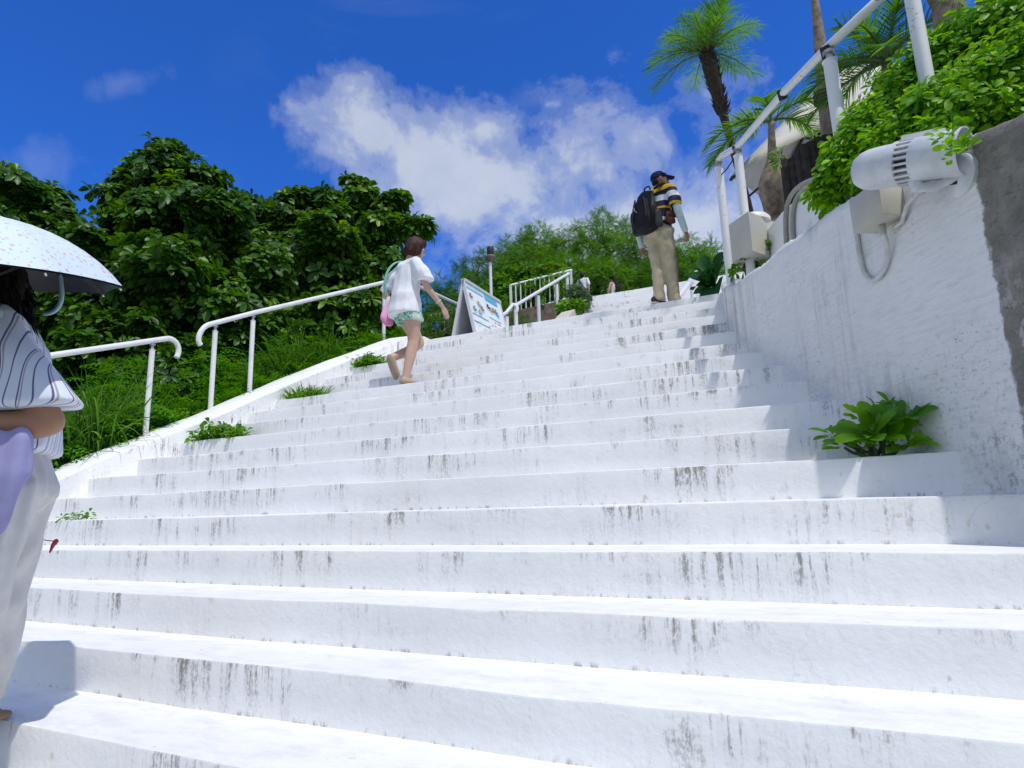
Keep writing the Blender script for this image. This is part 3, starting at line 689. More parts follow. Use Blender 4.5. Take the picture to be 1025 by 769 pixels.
# ------------------------------------------------------------------ A-board with menu panels
def aboard():
    zb = zs(18)
    YB = 7.05; fa_ = atY(448.5, 337, YB); fb_ = atY(473, 333.5, YB)
    base = np.array([(fa_[0]+fb_[0])/2, YB, zb])
    # front (right-hand) face foot line runs away from the viewer
    t = thing('menu_board', 'white A-board with teal-trimmed menu panels standing on the landing edge', 'sign', base)
    apex = atY(463.5, 279, YB)
    h = apex[2]-zb
    # local axes: A = across the feet (opening of the A), B = along the ridge (away, to the right)
    ridge = np.array([.03, 1.0, 0.]); ridge /= np.linalg.norm(ridge); acr = np.array([ridge[1], -ridge[0], 0])
    wd = 1.10; half = abs(fb_[0]-fa_[0])/2
    a0 = apex - base; a0[2] = h
    A = lambda s, u, z: np.array([a0[0], a0[1], 0]) + ridge*u + acr*s*half*(1-z/h) + np.array([0, 0, z])
    frame_m = simple('board_frame', (.62, .63, .64), .45, .05, 8); back_m = simple('board_back', (.42, .43, .46), .6, .1, 6); face_m = simple('board_face', (.78, .80, .80), .5, .04, 10)
    for s, nm in ((1, 'front_panel'), (-1, 'rear_panel')):
        nrm = np.array(A(s, 0, 0)-A(0, 0, 0)); nrm /= np.linalg.norm(nrm); sl = np.array([0, 0, 1.])*half/h + 0; n2 = nrm*h+np.array([0, 0, half]); n2 /= np.linalg.norm(n2)
        m = MB(); m.prism([A(s, 0, 0), A(s, wd, 0), A(s, wd, h), A(s, 0, h)], -n2*.022); pn = m.build(nm, face_m if s > 0 else back_m, t)
        m = MB()
        for u0, u1, z0, z1 in ((-.012, .022, 0, h), (wd-.022, wd+.012, 0, h), (.022, wd-.022, h-.022, h+.01), (.022, wd-.022, .0, .03)):
            m.prism([A(s, u0, z0)+n2*.010, A(s, u1, z0)+n2*.010, A(s, u1, z1)+n2*.010, A(s, u0, z1)+n2*.010], -n2*.040)
        m.build('frame', frame_m, pn)
        if s > 0:
            cols = dict(teal=(.02, .36, .33), blue=(.10, .45, .62), paleblue=(.42, .66, .72), red=(.45, .10, .06), tan=(.48, .30, .14), green=(.10, .30, .08), dark=(.04, .03, .025), pink=(.62, .34, .34), white=(.8, .8, .78))
            mats = {k: simple('print_'+k, v, .5, .12, 30) for k, v in cols.items()}
            def rect(mbs, u0, u1, z0, z1, up=.003): mbs.add([A(s, u0, z0)+n2*up, A(s, u1, z0)+n2*up, A(s, u1, z1)+n2*up, A(s, u0, z1)+n2*up], [(0, 1, 2, 3)])
            def disc(mbs, u, z, ru, rz, up=.004):
                mbs.add([A(s, u+ru*math.cos(q), z+rz*math.sin(q))+n2*up for q in np.linspace(0, 2*math.pi, 19)[:-1]], [tuple(range(18))])
            B = {k: MB() for k in cols}
            # left sheet and right sheet, a teal header on each
            DISH = ((.12, .74, 'red'), (.32, .66, 'tan'), (.15, .52, 'green'), (.40, .60, 'red'), (.30, .50, 'tan'), (.62, .72, 'dark'), (.70, .68, 'tan'), (.78, .70, 'red'), (.90, .66, 'blue'), (.86, .70, 'green'))
            for u, z, c in DISH:
                dm = MB(); disc(dm, u, z*h-.01, .062, .058, .003); n0 = len(dm.f); disc(dm, u, z*h, .042, .036, .006); n1 = len(dm.f); disc(dm, u+.012, z*h+.008, .016, .014, .008)
                dm.m = [0]*n0+[1]*(n1-n0)+[2]*(len(dm.f)-n1); dm.build('dish_picture', [mats['paleblue'], mats[c], mats['white']], pn)
            for key, u0, u1, z0, z1 in (('teal', .04, .52, h*.955, h*.985), ('paleblue', .04, .52, h*.87, h*.945), ('teal', .04, .52, h*.855, h*.866), ('blue', .57, .97, h*.84, h*.97), ('teal', .57, .97, h*.825, h*.835), ('teal', .05, .52, .40*h, .40*h+.016), ('teal', .05, .52, .27*h, .27*h+.016), ('teal', .58, .95, .50*h, .50*h+.014)):
                dm = MB(); rect(dm, u0, u1, z0, z1); dm.build('colour_band', mats[key], pn)
            r3 = random.Random(4)
            def tl(key, *a): dm = MB(); rect(dm, *a); dm.build('text_line', mats[key], pn)
            for i in range(18):
                u = .06+.45*r3.random(); z = (.06+.30*r3.random())*h; ln = .05+.06*r3.random(); tl('tan', u, min(u+ln, .53), z, z+.006)
            for i in range(16):
                u = .58+.33*r3.random(); z = (.10+.36*r3.random())*h; tl('pink', u, min(u+.05, .95), z, z+.022)
            for k, q in B.items():
                if q.v: q.build('lettering', mats[k], pn)
    m = MB(); m.tube([A(0, .05, h)+np.array([0, 0, .004]), A(0, wd-.05, h)+np.array([0, 0, .004])], .012, 8); m.build('hinge', M_GALV, t)
def step18(x, y):
    d = ray(x, y); t = ys(18)/d[1]
    for _ in range(9): t = ys(18, t*d[0])/d[1]
    return EYE+t*d
aboard()

# ------------------------------------------------------------------ railing on top of the right wall
def rpt(x, y, off=.14): return onwall(x, y, off)
pipe = [rpt(738, 147), rpt(784, 93), rpt(826, 50), rpt(860, 18, .2), rpt(886, -6, .32), rpt(908, -30, .42), rpt(950, -75, .6)]
# straighten: fit one line through the outer points
q0 = np.array([-.10, 5.35, 4.52]); 
t0 = pipe[0]; 
corner = atD(719, 161, proj(t0)[2]+.35)
posts = []
def wpost(x, y):
    p = rpt(x, y); return ((p[0], p[1], wtop(p[1])-.05), tuple(p))
base = wpost(738, 148)
p_far = rpt(908, -30, .42)
posts = [wpost(738, 148), wpost(829, 50), ((p_far[0], p_far[1], 2.95), tuple(p_far))]
cpost = ((corner[0], corner[1], 3.3), tuple(corner))
gr = rail('guard_rail', 'worn white pipe guard rail on top of the right wall, tied with black straps', [corner+np.array([0, 0, 0]), corner*.8+t0*.2+np.array([0, 0, .02])]+pipe, posts+[cpost], .026, .036, M_WORN, bracket=True)
gb_ = np.array(posts[0][0])
for p, nm in ((posts[0][1], 1), (posts[1][1], 1), (tuple(pipe[1]), 0)):
    p = np.array(p); m = MB(); m.tube([p-gb_+np.array([-.01, 0, .028]), p-gb_+np.array([.0, .03, -.030])], .034 if nm else .031, 10); m.build('strap', M_BLACKRUB, gr)
for p in posts[:2]:
    a, b_ = np.array(p[0]), np.array(p[1]); c = a+(b_-a)*.45; m = MB(); m.tube([c-gb_-np.array([0, 0, .008]), c-gb_+np.array([0, 0, .008])], .039, 12); m.build('strap', M_BLACKRUB, gr)
# loose black cord between the rail corner and the next post
m = MB(); ca = corner+np.array([0, 0, -.15]); cb_ = t0+np.array([.0, 0, -.05]); m.tube([ca, ca*.6+cb_*.4+np.array([0, 0, -.02]), cb_], .006, 6)
tag(m.build('cord', M_BLACKRUB), 'short black cord slung across the corner of the guard rail', 'cord')

# ------------------------------------------------------------------ boxes, flood light, conduits on the right wall
def wall_frame(p):
    """outward normal and along-wall tangent (towards the viewer) at a wall point"""
    Y = p[1]; i = int(np.argmin(np.abs(WYs-Y))); n_ = np.array([nxn[i], nyn[i], 0]); tq = np.array([-n_[1], n_[0], 0.]); 
    if tq[1] > 0: tq = -tq
    return n_, tq
def floodlight():
    hb = onwall(966, 168); n_, tq = wall_frame(hb); up = np.array([0, 0, 1.])
    fl = thing('floodlight', 'grey tubular floodlight bracketed to the right wall under the hedge', 'light', hb)
    b = hb
    a = atD(880, 168.5, 2.66); c = atD(945, 155.5, 2.46)
    ax = (c-a)/np.linalg.norm(c-a); SC = .79
    # housing: domed back, fins, front hood
    prof = [(.002, -.135), (.045, -.130), (.078, -.112), (.100, -.08), (.110, -.04), (.112, 0), (.112, .09)]
    m = MB(); m.lathe([(p*SC, q*SC) for p, q in prof], a-b, ax, 36); m.build('housing', M_GREYPAINT, fl, auto=50)
    m = MB(); m.lathe([(p*SC, q*SC) for p, q in [(.112, .088), (.118, .092), (.118, .112), (.112, .116)]], a-b, ax, 36); m.build('joint_ring', M_GREYPAINT, fl, auto=30)
    m = MB(); m.lathe([(.090*SC, .112*SC), (.090*SC, .185*SC)], a-b, ax, 30); core = m.build('heat_sink', M_DARKMETAL, fl, auto=30)
    m = MB(); e1 = Vector(ax).orthogonal().normalized(); e2 = Vector(ax).cross(e1)
    for i in range(22):
        q = 6.283*i/22; rd = e1*math.cos(q)+e2*math.sin(q); tn = Vector(ax).cross(rd); cpt = Vector(a-b)+Vector(ax)*.149*SC+rd*.098*SC
        m.box(cpt, (1, 1, 1), Matrix((tn*.010, rd*.030, Vector(ax)*.068)).transposed())
    m.build('fin', M_GREYPAINT, core)
    m = MB(); m.lathe([(p*SC, q*SC) for p, q in [(.112, .180), (.116, .186), (.117, .30), (.118, .40), (.111, .40), (.108, .33), (.02, .32)]], a-b, ax, 36); m.build('hood', M_GREYPAINT, fl, auto=40)
    m = MB(); m.lathe([(.0, .322*SC), (.105*SC, .3225*SC)], a-b, ax, 30); m.build('glass', M_GLASSDARK, fl)
    # wall plate, arm and yoke
    pl_ = onwall(962, 176); m = MB(); m.lathe([(.085, -.01), (.085, .014), (.075, .022), (.0, .022)], pl_-b, n_, 28); m.build('wall_plate', M_GREYPAINT, fl, auto=40)
    m = MB(); pm = a+ax*.125; m.tube([pl_-b+n_*.02, pl_-b+n_*.09-tq*.04-up*.03, pm-b-up*.115, pm-b-up*.08], [.02, .02, .022, .024], 10); m.build('arm', M_GREYPAINT, fl, auto=50)
    m = MB(); s0 = a+ax*.12+up*.07-n_*.05; m.box(s0-b+up*.03, (.13, .10, .02)); m.box(s0-b+up*.03+n_*-.05, (.12, .02, .07)); m.build('bracket', M_GREYPAINT, fl)
    m = MB(); k0 = a+ax*.14-up*.10; m.lathe([(.018, 0), (.02, .03), (.012, .05)], k0-b-up*.035, (0, 0, 1), 12); m.build('gland', M_GREYPAINT, fl)
    # black flex from gland to plate, and to the box
    m = MB(); m.tube([k0-b-up*.03, onwall(925, 192, -.06)-b, onwall(948, 184, -.03)-b, pl_-b+n_*.02-up*.03], .007, 8); m.build('flex', M_BLACKRUB, fl, smooth=True)
    m = MB(); m.tube([k0-b-up*.03, onwall(908, 205, -.03)-b, onwall(903, 222, -.015)-b, onwall(895, 228, -.015)-b], .010, 8); m.build('flex', M_CONDUIT, fl, smooth=True)
floodlight()
def wall_box(name, label, corners, off, mat, cat, extra=None):
    """box on the wall: corner pixels top-left, top-right, bottom-right, bottom-left of its wall side"""
    ps = [onwall(x, y) for x, y in corners]; n_, tq = wall_frame(ps[0]); c = sum(ps)/4
    wdt = np.linalg.norm(ps[0]-ps[1]); hgt = ps[0][2]-ps[3][2]
    t = thing(name, label, cat, c); M = Matrix((Vector(tq), Vector(n_), Vector((0, 0, 1)))).transposed()
    m = MB(); m.box(n_*off/2, (wdt, off, hgt), M, bev=.006); m.build('case', mat, t, auto=30)
    m = MB(); m.box(n_*(off+.004), (wdt*1.02, .012, hgt*1.02), M, bev=.004); m.build('cover', mat, t, auto=30)
    return t, c, n_, tq, wdt, hgt
jb = wall_box('junction_box', 'pale junction box on the wall directly beneath the floodlight', [(875, 195), (906, 185), (906, 222), (875, 231)], .11, M_BEIGEBOX, 'box')
t, c, n_, tq, wd_, hg_ = jb
m = MB(); m.lathe([(.016, 0), (.016, .05), (.012, .055)], n_*.05-np.array([0, 0, hg_/2+.05]), (0, 0, 1), 14); m.build('gland', M_BEIGEBOX, t, auto=40)
# conduit looping down from the box and back up to the hedge
g = c+n_*.05+np.array([0, 0, -hg_/2-.04])
cp = [g+np.array([0, 0, 0]), onwall(889, 246, -.03), onwall(888, 262, -.02), onwall(882, 276, -.016), onwall(873, 282, -.014), onwall(866, 276, -.014), onwall(861, 262, -.014), onwall(858, 240, -.014), onwall(856, 215, -.014), onwall(854, 198, -.014)]
def smooth_path(p, it=2):
    p = [np.array(q, float) for q in p]
    for _ in range(it):
        q = [p[0]]
        for a, b in zip(p[:-1], p[1:]): q += [a*.75+b*.25, a*.25+b*.75]
        p = q+[p[-1]]
    return p
m = MB(); m.tube(smooth_path(cp), .012, 10); tag(m.build('conduit', M_CONDUIT, smooth=True), 'white painted conduit looping down the wall below the junction box', 'conduit')

# planter wall behind, with two grey conduits bent over it
pw = [(-.02, 5.35), (.18, 4.9), (.45, 4.45), (.75, 3.95), (1.1, 3.5)]
def pw_pt(x, y, off=0.0):
    d = ray(x, y)
    for a, b in zip(pw[:-1], pw[1:]):
        a = np.array(a); b = np.array(b); M = np.array([[d[0], -(b-a)[0]], [d[1], -(b-a)[1]]]); t, s = np.linalg.solve(M, a)
        if -.02 <= s <= 1.02: return EYE+d*(t-off)
m = MB(); pts = []
for i, (x, y) in enumerate(pw):
    zt = float(np.interp(y, [3.5, 4.2, 4.6, 5.35], [3.62, 3.72, 3.70, 3.66])); pts.append((x, y, zt))
vsq = []; 
for x, y, z in pts: vsq += [(x, y, 2.9), (x, y, z-.02), (x+.02, y, z), (x+.25, y+.1, z), (x+.25, y+.1, 2.9)]
mm = 5; fs = [(i*mm+j, (i+1)*mm+j, (i+1)*mm+(j+1) % mm, i*mm+(j+1) % mm) for i in range(len(pts)-1) for j in range(mm)]+[tuple(range(mm)), tuple((len(pts)-1)*mm+j for j in range(mm))]
m.add(vsq, fs); tag(m.build('planter_wall', paint_material('whitewashed_planter', True)), 'white planter wall set back above the right wall', 'planter', kind='thing')
for k, dx in enumerate((0, 7)):
    path = [pw_pt(787+dx, 246-dx*.6, .03), pw_pt(786+dx, 222, .03), pw_pt(787+dx, 208, .03), pw_pt(791+dx, 196, .03), pw_pt(799+dx, 187, .03), pw_pt(810+dx, 181, .03), pw_pt(822+dx, 178, .03)]
    m = MB(); m.tube(smooth_path(path), .017, 10)
    tag(m.build('conduit', M_GREYCOND, smooth=True), ('grey conduit bent over the planter wall, on the side of the beige box', 'grey conduit bent over the planter wall, on the side of the hedge')[k], 'conduit', 'twin grey conduits')
# beige box on the rail posts with a white round lid behind it
bb = atD(757, 232, 5.35); t = thing('utility_box', 'large beige metal box strapped to the guard rail posts', 'box', bb)
ax_ = np.array([.90, .42, 0]); ax_ /= np.linalg.norm(ax_); ay_ = np.array([-ax_[1], ax_[0], 0])
A0 = atD(728.5, 218, 5.1); A1 = atD(749, 211.5, 4.85); A2 = atD(776, 211, 5.1)
hgt = A1[2]-atD(752, 254, 4.85)[2]
u_, v_ = A0-A1, A2-A1; u_[2] = 0; v_[2] = 0
m = MB(); m.prism([A1-bb, A1+u_-bb, A1+u_+v_-bb, A1+v_-bb], (0, 0, -hgt)); m.build('case', M_BEIGEBOX, t)
m = MB(); cc0 = A1-bb+(u_+v_)*.5; m.lathe([(.14, .002), (.14, .03), (.12, .055), (.06, .068), (0, .07)], cc0, (0, 0, 1), 28); m.build('lid', M_METAL, t, auto=40)

# ------------------------------------------------------------------ cream canopy with a dark frame
tip = atD(731, 177, 7.2); apx = atD(838, 66, 8.2); low = atD(768, 204, 9.2); far = atD(930, 150, 10.0); near = atD(960, 60, 6.8)
cp_ = thing('canopy', 'large cream canvas canopy on a dark frame behind the palms', 'canopy', (float(far[0]), float(far[1]), 3.4)); bo = np.array(cp_.location)
m = MB(); cor = [tip, low, far, near]
def tri_grid(a, b, c, sag, n=8):
    vs = []; idx = {}; fs = []
    for i in range(n+1):
        for j in range(n+1-i):
            s, t = i/n, j/n; p = np.array(a)*(1-s-t)+np.array(b)*s+np.array(c)*t
            p = p-np.array([0, 0, sag])*27*s*t*(1-s-t)-np.array([0, 0, sag*.7])*4*s*t; idx[i, j] = len(vs); vs.append(p)
    for i in range(n):
        for j in range(n-i):
            fs.append((idx[i, j], idx[i+1, j], idx[i, j+1]))
            if i+j < n-1: fs.append((idx[i+1, j], idx[i+1, j+1], idx[i, j+1]))
    return vs, fs
for a, b in zip(cor, cor[1:]+cor[:1]): vsq, fs = tri_grid(apx-bo, a-bo, b-bo, -.05); m.add(vsq, fs)
co = m.build('canvas', M_CANVAS, cp_, smooth=True)
md = co.modifiers.new('solid', 'SOLIDIFY'); md.thickness = .006
m = MB()
for p in cor: m.tube([apx-bo-np.array([0, 0, .08]), p-bo-np.array([0, 0, .04])], .02, 8)
for a, b in ((.55, 0), ):
    pass
ds = lambda x, y, d: atD(x, y, d)-bo
m.build('rib', M_DARKMETAL, cp_)
m = MB(); m.tube([ds(745, 168, 7.4), ds(818, 119, 7.4), ds(872, 84, 7.4)], .022, 8); m.build('strut', M_DARKMETAL, cp_)
m = MB(); m.tube([ds(790, 137, 7.5), ds(812, 139, 8.6), ds(866, 107, 8.4)], .020, 8); m.build('strut', M_DARKMETAL, cp_)
m = MB(); m.tube([ds(748, 198, 7.6), ds(762, 186, 7.6)], .014, 8); m.build('strut', M_DARKMETAL, cp_)
m = MB(); pb = apx-bo; m.tube([(pb[0], pb[1], 3.0-bo[2]), pb], .04, 10); m.build('pole', M_DARKMETAL, cp_)
# ------------------------------------------------------------------ big broadleaved trees on the left
G_T = None
tree('broadleaf_tree', 'tall dark broadleaf tree whose crown peaks left of centre above the handrail', atZ(190, 470, 1.2) if False else np.array([-8.2, 7.2, 1.9]),
     pxlobes([(160,180,36,28,9.6),(197,182,24,22,9.8),(140,212,34,30,9.3),(178,222,50,40,9.2),(128,258,30,36,9.0),(212,250,42,44,9.4),(160,285,62,48,8.9),(120,325,50,40,8.8),(225,320,60,46,9.0),(138,174,16,14,9.7),(165,156,20,12,9.8),(103,292,34,24,9)]), M_TREELEAF, M_BARK, .165, 46, 10, .17)
tree('broadleaf_tree', 'spreading broadleaf tree behind the woman, its crown reaching out to the right', np.array([-8.6, 10.4, 2.6]),
     pxlobes([(265,240,36,32,10.6),(305,232,34,24,10.6),(345,226,32,28,10.8),(385,236,24,24,10.6),(358,194,14,15,10.8),(320,270,60,42,10.2),(270,290,55,42,9.9),(375,275,34,40,10.4),(345,315,50,36,9.9),(418,229,17,9,10.4),(395,207,15,12,10.8),(240,212,20,15,10.6),(285,330,50,30,9.5),(300,207,20,12,10.8)]), M_TREELEAF2, M_BARK, .165, 46, 10, .17)
tree('broadleaf_tree', 'dark broadleaf tree rising behind the flowered umbrella', np.array([-9.4, 4.4, .8]),
     pxlobes([(20,212,40,28,9.8),(55,228,28,24,9.8),(5,235,55,45,9.5),(60,265,50,46,9.4),(85,268,20,20,9.6),(20,300,55,46,9.2),(85,315,48,40,9.0),(35,355,55,40,8.8),(-35,215,50,50,9.8),(2,190,24,14,10.0),(15,400,60,40,8.6),(70,410,50,40,8.4),(-30,300,50,60,9),(-30,400,50,60,8.7)]), M_TREELEAF, M_BARK, .165, 45, 10, .17)
tree('broadleaf_tree', 'low leafy broadleaf tree with bright sprays just above the lower handrail', np.array([-7.4, 4.4, 1.3]),
     pxlobes([(95,335,34,22,7.9),(140,328,26,18,7.9),(120,365,44,30,7.8),(70,372,40,34,7.6),(175,362,40,30,8.0),(215,350,36,30,8.4),(265,345,44,30,8.9),(310,350,44,24,9.4),(350,338,34,24,9.8),(160,395,46,28,7.7),(90,410,44,36,7.7)]), M_TREELEAF, M_BARK, .14, 46, 9, .09)
# trees at the top of the stairs
zt = PLAT_Z
def toptree(px, py, d, label, lobes, mat, L0=.27, dens=19, nleaf=8, grp=None, name='feathery_tree', tm=None, wid=.42):
    b = atD(px, py, d); b[2] = min(b[2], zt+.2)
    return tree(name, label, b, pxlobes(lobes), mat, M_BARK, L0, dens, nleaf, .14, tm or tmpl_spray(), grp, wid, .6, .2, padded=False)
toptree(600, 300, 20, 'tall feathery green tree behind the white slatted fence', [(598,238,16,26,20),(588,258,20,24,19.5),(612,255,18,26,19.5),(603,222,9,12,20.5),(560,280,36,24,19),(572,240,14,16,20.5),(600,286,40,22,18.6),(558,256,16,16,20.5),(545,262,14,14,20),(624,232,9,14,20.5),(635,250,12,18,20)], M_FEATHER)
toptree(535, 300, 19, 'feathery green tree at the left end of the hilltop row', [(520,252,18,18,20),(538,240,14,14,20.5),(508,264,20,18,19.5),(532,270,30,22,19.4),(526,238,8,9,20),(550,250,12,14,20)], M_FEATHER)
toptree(480, 300, 17, 'low rounded bush tree behind the lamp post', [(478,272,24,16,17.5),(498,285,32,24,17),(470,298,34,22,16.5),(525,290,26,22,17.2),(440,302,24,16,16),(452,322,34,20,15.5),(440,340,44,20,14.5),(500,322,26,14,15.0),(425,330,24,20,15),(480,320,30,16,15.5)], M_FEATHER2, .24)
toptree(640, 310, 19, 'dense dark tree behind the man with the backpack', [(640,266,22,26,20),(655,285,44,24,19.2),(632,240,9,16,21),(680,288,40,22,18.6),(618,288,30,24,19)], M_FEATHER2)
toptree(700, 300, 19, 'yellowish green tree right of the man with the backpack', [(688,252,14,14,20),(704,262,18,20,19.5),(690,276,36,22,19),(720,285,30,24,18.5),(674,262,14,18,20),(712,250,8,10,20)], M_FEATHER)
# shrubs round the slatted fence
def shrub(name, label, px, py, d, lobes, mat, L0, dens, nleaf, tm, wid=.5, cat='shrub', zb=None, grp=None):
    b = atD(px, py, d)
    if zb is not None: b[2] = zb
    t = thing(name, label, cat, b, 0, grp); loc = [(np.array(c)-b, r) for c, r in pxlobes(lobes)]
    m = MB()
    for c, r in loc:
        for _ in range(3):
            e = c+sph(1)[0]*np.array(r)*.6; m.tube(branch_path((rng.normal(0, .02), rng.normal(0, .02), -.03), e, .05, 4, .1), list(np.linspace(.012, .004, 5)), 5)
    m.build('stem', M_BARK, t)
    C, A = lobe_points(loc, dens); P, D, Nn, Ln, W, rnd = whorls(C, A, nleaf, L0, .5, wid)
    leaves('foliage', P, D, Nn, Ln, W, tm, mat, t, rnd, np.full(len(P), .15)); return t
shrub('round_shrub', 'rounded grey-green shrub at the head of the cream kerb block', 581, 306, 13.2, [(579,296,9,9,13.2),(584,300,7,9,13.2),(575,294,7,7,13.3)], M_GREYLEAF, .09, 260, 8, tmpl_diamond(), .3)
shrub('green_shrub', 'low bright green shrub at the edge of the upper flight', 568, 312, 11.6, [(565,309,7,5,11.6),(573,308,7,5,11.6),(579,306,5,4,11.6)], M_WEED, .10, 200, 7, tmpl_broad(), .5)
shrub('croton_shrub', 'leafy shrub with orange-red tips above the slatted fence', 540, 290, 16.5, [(520,280,22,12,16.5),(548,275,22,11,16.5),(500,292,20,14,16),(530,298,26,14,15.8),(556,292,20,14,15.8),(512,306,20,10,15.6)], M_FEATHER, .20, 24, 7, tmpl_broad(), .45)
fl = [atD(x, y, 16.2) for x, y in ((548,269),(551,270),(535,272),(521,271),(558,268))]
for q in fl:
    C = rng.normal(0, .035, (7, 3)); P, D, Nn, Ln, W, rnd = whorls(C, sph(len(C))+np.array([0, 0, 1.]), 6, .07, .4, .6)
    o = leaves('red_flower', P, D, Nn, Ln, W, tmpl_diamond(), M_REDFLOWER, None, rnd); o.location = q
    tag(o, 'small orange-red flower head above the white slatted fence', 'flower', 'red flower heads above the slatted fence')
# large-leaved plant at the end of the wall
pb = atD(716, 300, 8.3); t = thing('large_leaved_plant', 'dark plant with big drooping leaves at the far end of the wall', 'plant', pb)
PP = []; DD = []; LL = []
for x, y, ex, ey in ((714,285,694,258),(714,284,700,247),(716,282,712,250),(714,288,692,276),(712,290,694,300),(716,286,722,255),(717,288,703,268),(716,284,706,252),(714,290,700,285),(718,280,720,245),(715,288,690,266),(716,292,698,294),(714,283,708,262),(717,290,710,272),(715,286,696,286)):
    a = atD(x, y, 8.2+rng.normal(0, .15)); e = atD(ex, ey, 8.0+rng.normal(0, .25)); PP.append(a-pb); DD.append(e-a); LL.append(np.linalg.norm(e-a)*1.05)
leaves('leaf', PP, DD, np.tile([[-.3, -.7, .6]], (len(PP), 1))+rng.normal(0, .25, (len(PP), 3)), LL, np.array(LL)*.30, tmpl_broad(), M_BIGLEAF, t, None, np.full(len(PP), .25))
m = MB(); m.tube([(0, 0, -.3), atD(716, 284, 8.2)-pb], .03, 8); m.build('stem', M_BARK, t)

# ------------------------------------------------------------------ undergrowth on the left bank
def bank_z(X, Y): return float(hill_z(np.array([X]), np.array([Y]))[0])
def bank_pts(n, x0, x1, y0, y1):
    X = rng.uniform(x0, x1, n); Y = rng.uniform(y0, y1, n); return X, Y, hill_z(X, Y)
def kerb_out(Y):
    k = 5+(Y-Y0-.1)/RUN; return np.array([x_in(q)-.5-(.05*(7-q) if q < 7 else 0) for q in np.atleast_1d(k)])
# ground cover ferns
X, Y, Z = bank_pts(4200, -8.4, -5.0, 2.6, 9.0); X = np.minimum(X, kerb_out(Y)-.06-rng.random(len(X))*.1)
hh = .34+.62*np.clip((-X-5.4)/1.0, 0, 1)
hh = hh*(.65+.7*np.abs(np.sin(X*3.1+1.3*np.sin(Y*2.3))*np.cos(Y*2.9+X)))
C = np.stack([X, Y, Z+hh*rng.random(len(X))**.6+.05], 1)
P, D, Nn, Ln, W, rnd = whorls(C, np.tile([[0, 0, 1.]], (len(C), 1))+rng.normal(0, .3, (len(C), 3)), 6, .30, .25, .5)
tag(leaves('ferns', P, D, Nn, Ln, W, tmpl_spray(), M_FERN, None, rnd, np.full(len(P), .35)), 'feathery green ferns covering the bank left of the kerb', 'ferns', kind='stuff')
X, Y, Z = bank_pts(7000, -9.5, -5.2, 1.0, 10.0); X = np.minimum(X, kerb_out(Y)-.03)
n = len(X); D = np.stack([rng.normal(0, .5, n), rng.normal(0, .5, n), np.ones(n)], 1)
tag(leaves('grass', np.stack([X, Y, Z], 1), D, rng.normal(size=(n, 3)), .25+.3*rng.random(n), .008+.006*rng.random(n), tmpl_blade(), M_GRASS, None, None, .4*rng.random(n)), 'long green grass growing on the bank', 'grass', kind='stuff')
# big grass clumps
def clump(px, py, X, hgt, n, label, lean=(0, 0), name='grass_clump', mat=None, wid=.020, grp=None, sp=.14, flop=.7, zc=None):
    b = atX(px, py, X) if zc is None else np.array(zc, float); t = thing(name, label, 'grass', b, 0, grp)
    P = np.stack([rng.normal(0, sp, n), rng.normal(0, sp, n), np.zeros(n)-.02], 1)
    D = np.stack([rng.normal(lean[0], .42, n), rng.normal(lean[1], .42, n), np.ones(n)], 1)
    leaves('blades', P, D, rng.normal(size=(n, 3)), hgt*(.5+.6*rng.random(n)), wid*(.6+.7*rng.random(n)), tmpl_blade(7), mat or M_GRASS, t, None, flop*(.3+.9*rng.random(n))); return t
clump(98, 452, -5.95, 1.25, 260, 'tall arching grass clump left of the curled lower handrail')
clump(125, 440, -5.95, 1.0, 160, 'arching grass clump close behind the lower handrail post')
clump(300, 385, -5.75, 1.25, 280, 'tall grass clump under the upper handrail, right of its second post')
clump(335, 372, -5.6, 1.1, 200, 'arching grass clump between the second post and the woman')
clump(275, 392, -5.85, 1.1, 180, 'dense grass clump behind the second post of the upper handrail')
clump(362, 352, -5.5, .8, 26, 'thin upright grass stalks beside the woman', wid=.012, sp=.05, flop=.2)
# weeds rooted on the stairs
def weed(k, px0, px1, py, h, label, kind, n=70, lf=.066):
    q0, q1 = [step_pt(k, x, py) for x in (px0, px1)]; c = (q0+q1)/2; b = np.array([c[0], c[1]+.10, zs(k)])
    t = thing('weed', label, 'weed', b, 0, 'weeds growing on the steps'); half = abs(q1[0]-q0[0])/2
    if kind == 'leafy':
        C = np.stack([rng.uniform(-half, half, n), rng.uniform(-.10, .10, n), h*rng.random(n)**1.2*(1)], 1); C[:, 2] *= 1-.6*(np.abs(C[:, 0])/half)**2
        P, D, Nn, Ln, W, rnd = whorls(C, np.tile([[0, -.2, 1.]], (n, 1))+rng.normal(0, .4, (n, 3)), 6, lf, .3, .5)
        leaves('foliage', P, D, Nn, Ln, W, tmpl_broad(), M_WEED, t, rnd, np.full(len(P), .3))
        m = MB(); [m.tube([(x*.5, 0, 0), (x, y, z)], .003, 4) for x, y, z in C[:24]]; m.build('stem', M_PALMGREEN, t)
    else:
        nb = n*5; P = np.stack([rng.uniform(-half*.7, half*.7, nb), rng.uniform(-.08, .12, nb), np.zeros(nb)], 1)
        D = np.stack([P[:, 0]*2.2+rng.normal(0, .35, nb), rng.normal(-.1, .4, nb), np.ones(nb)], 1)
        leaves('blades', P, D, rng.normal(size=(nb, 3)), h*(.5+.7*rng.random(nb)), .010+.006*rng.random(nb), tmpl_blade(6), M_WEED, t, None, .25+.7*rng.random(nb))
    return t
def step_pt(k, x, y):
    d = ray(x, y); t = ys(k)/d[1]
    for _ in range(9): t = ys(k, t*d[0])/d[1]
    return EYE+t*d
weed(9, 190, 234, 439, .15, 'low leafy weed on the step below the first post of the upper handrail', 'leafy', 90)
weed(12, 278, 318, 398, .26, 'grassy weed tuft on the step under the tall grass', 'grassy', 70)
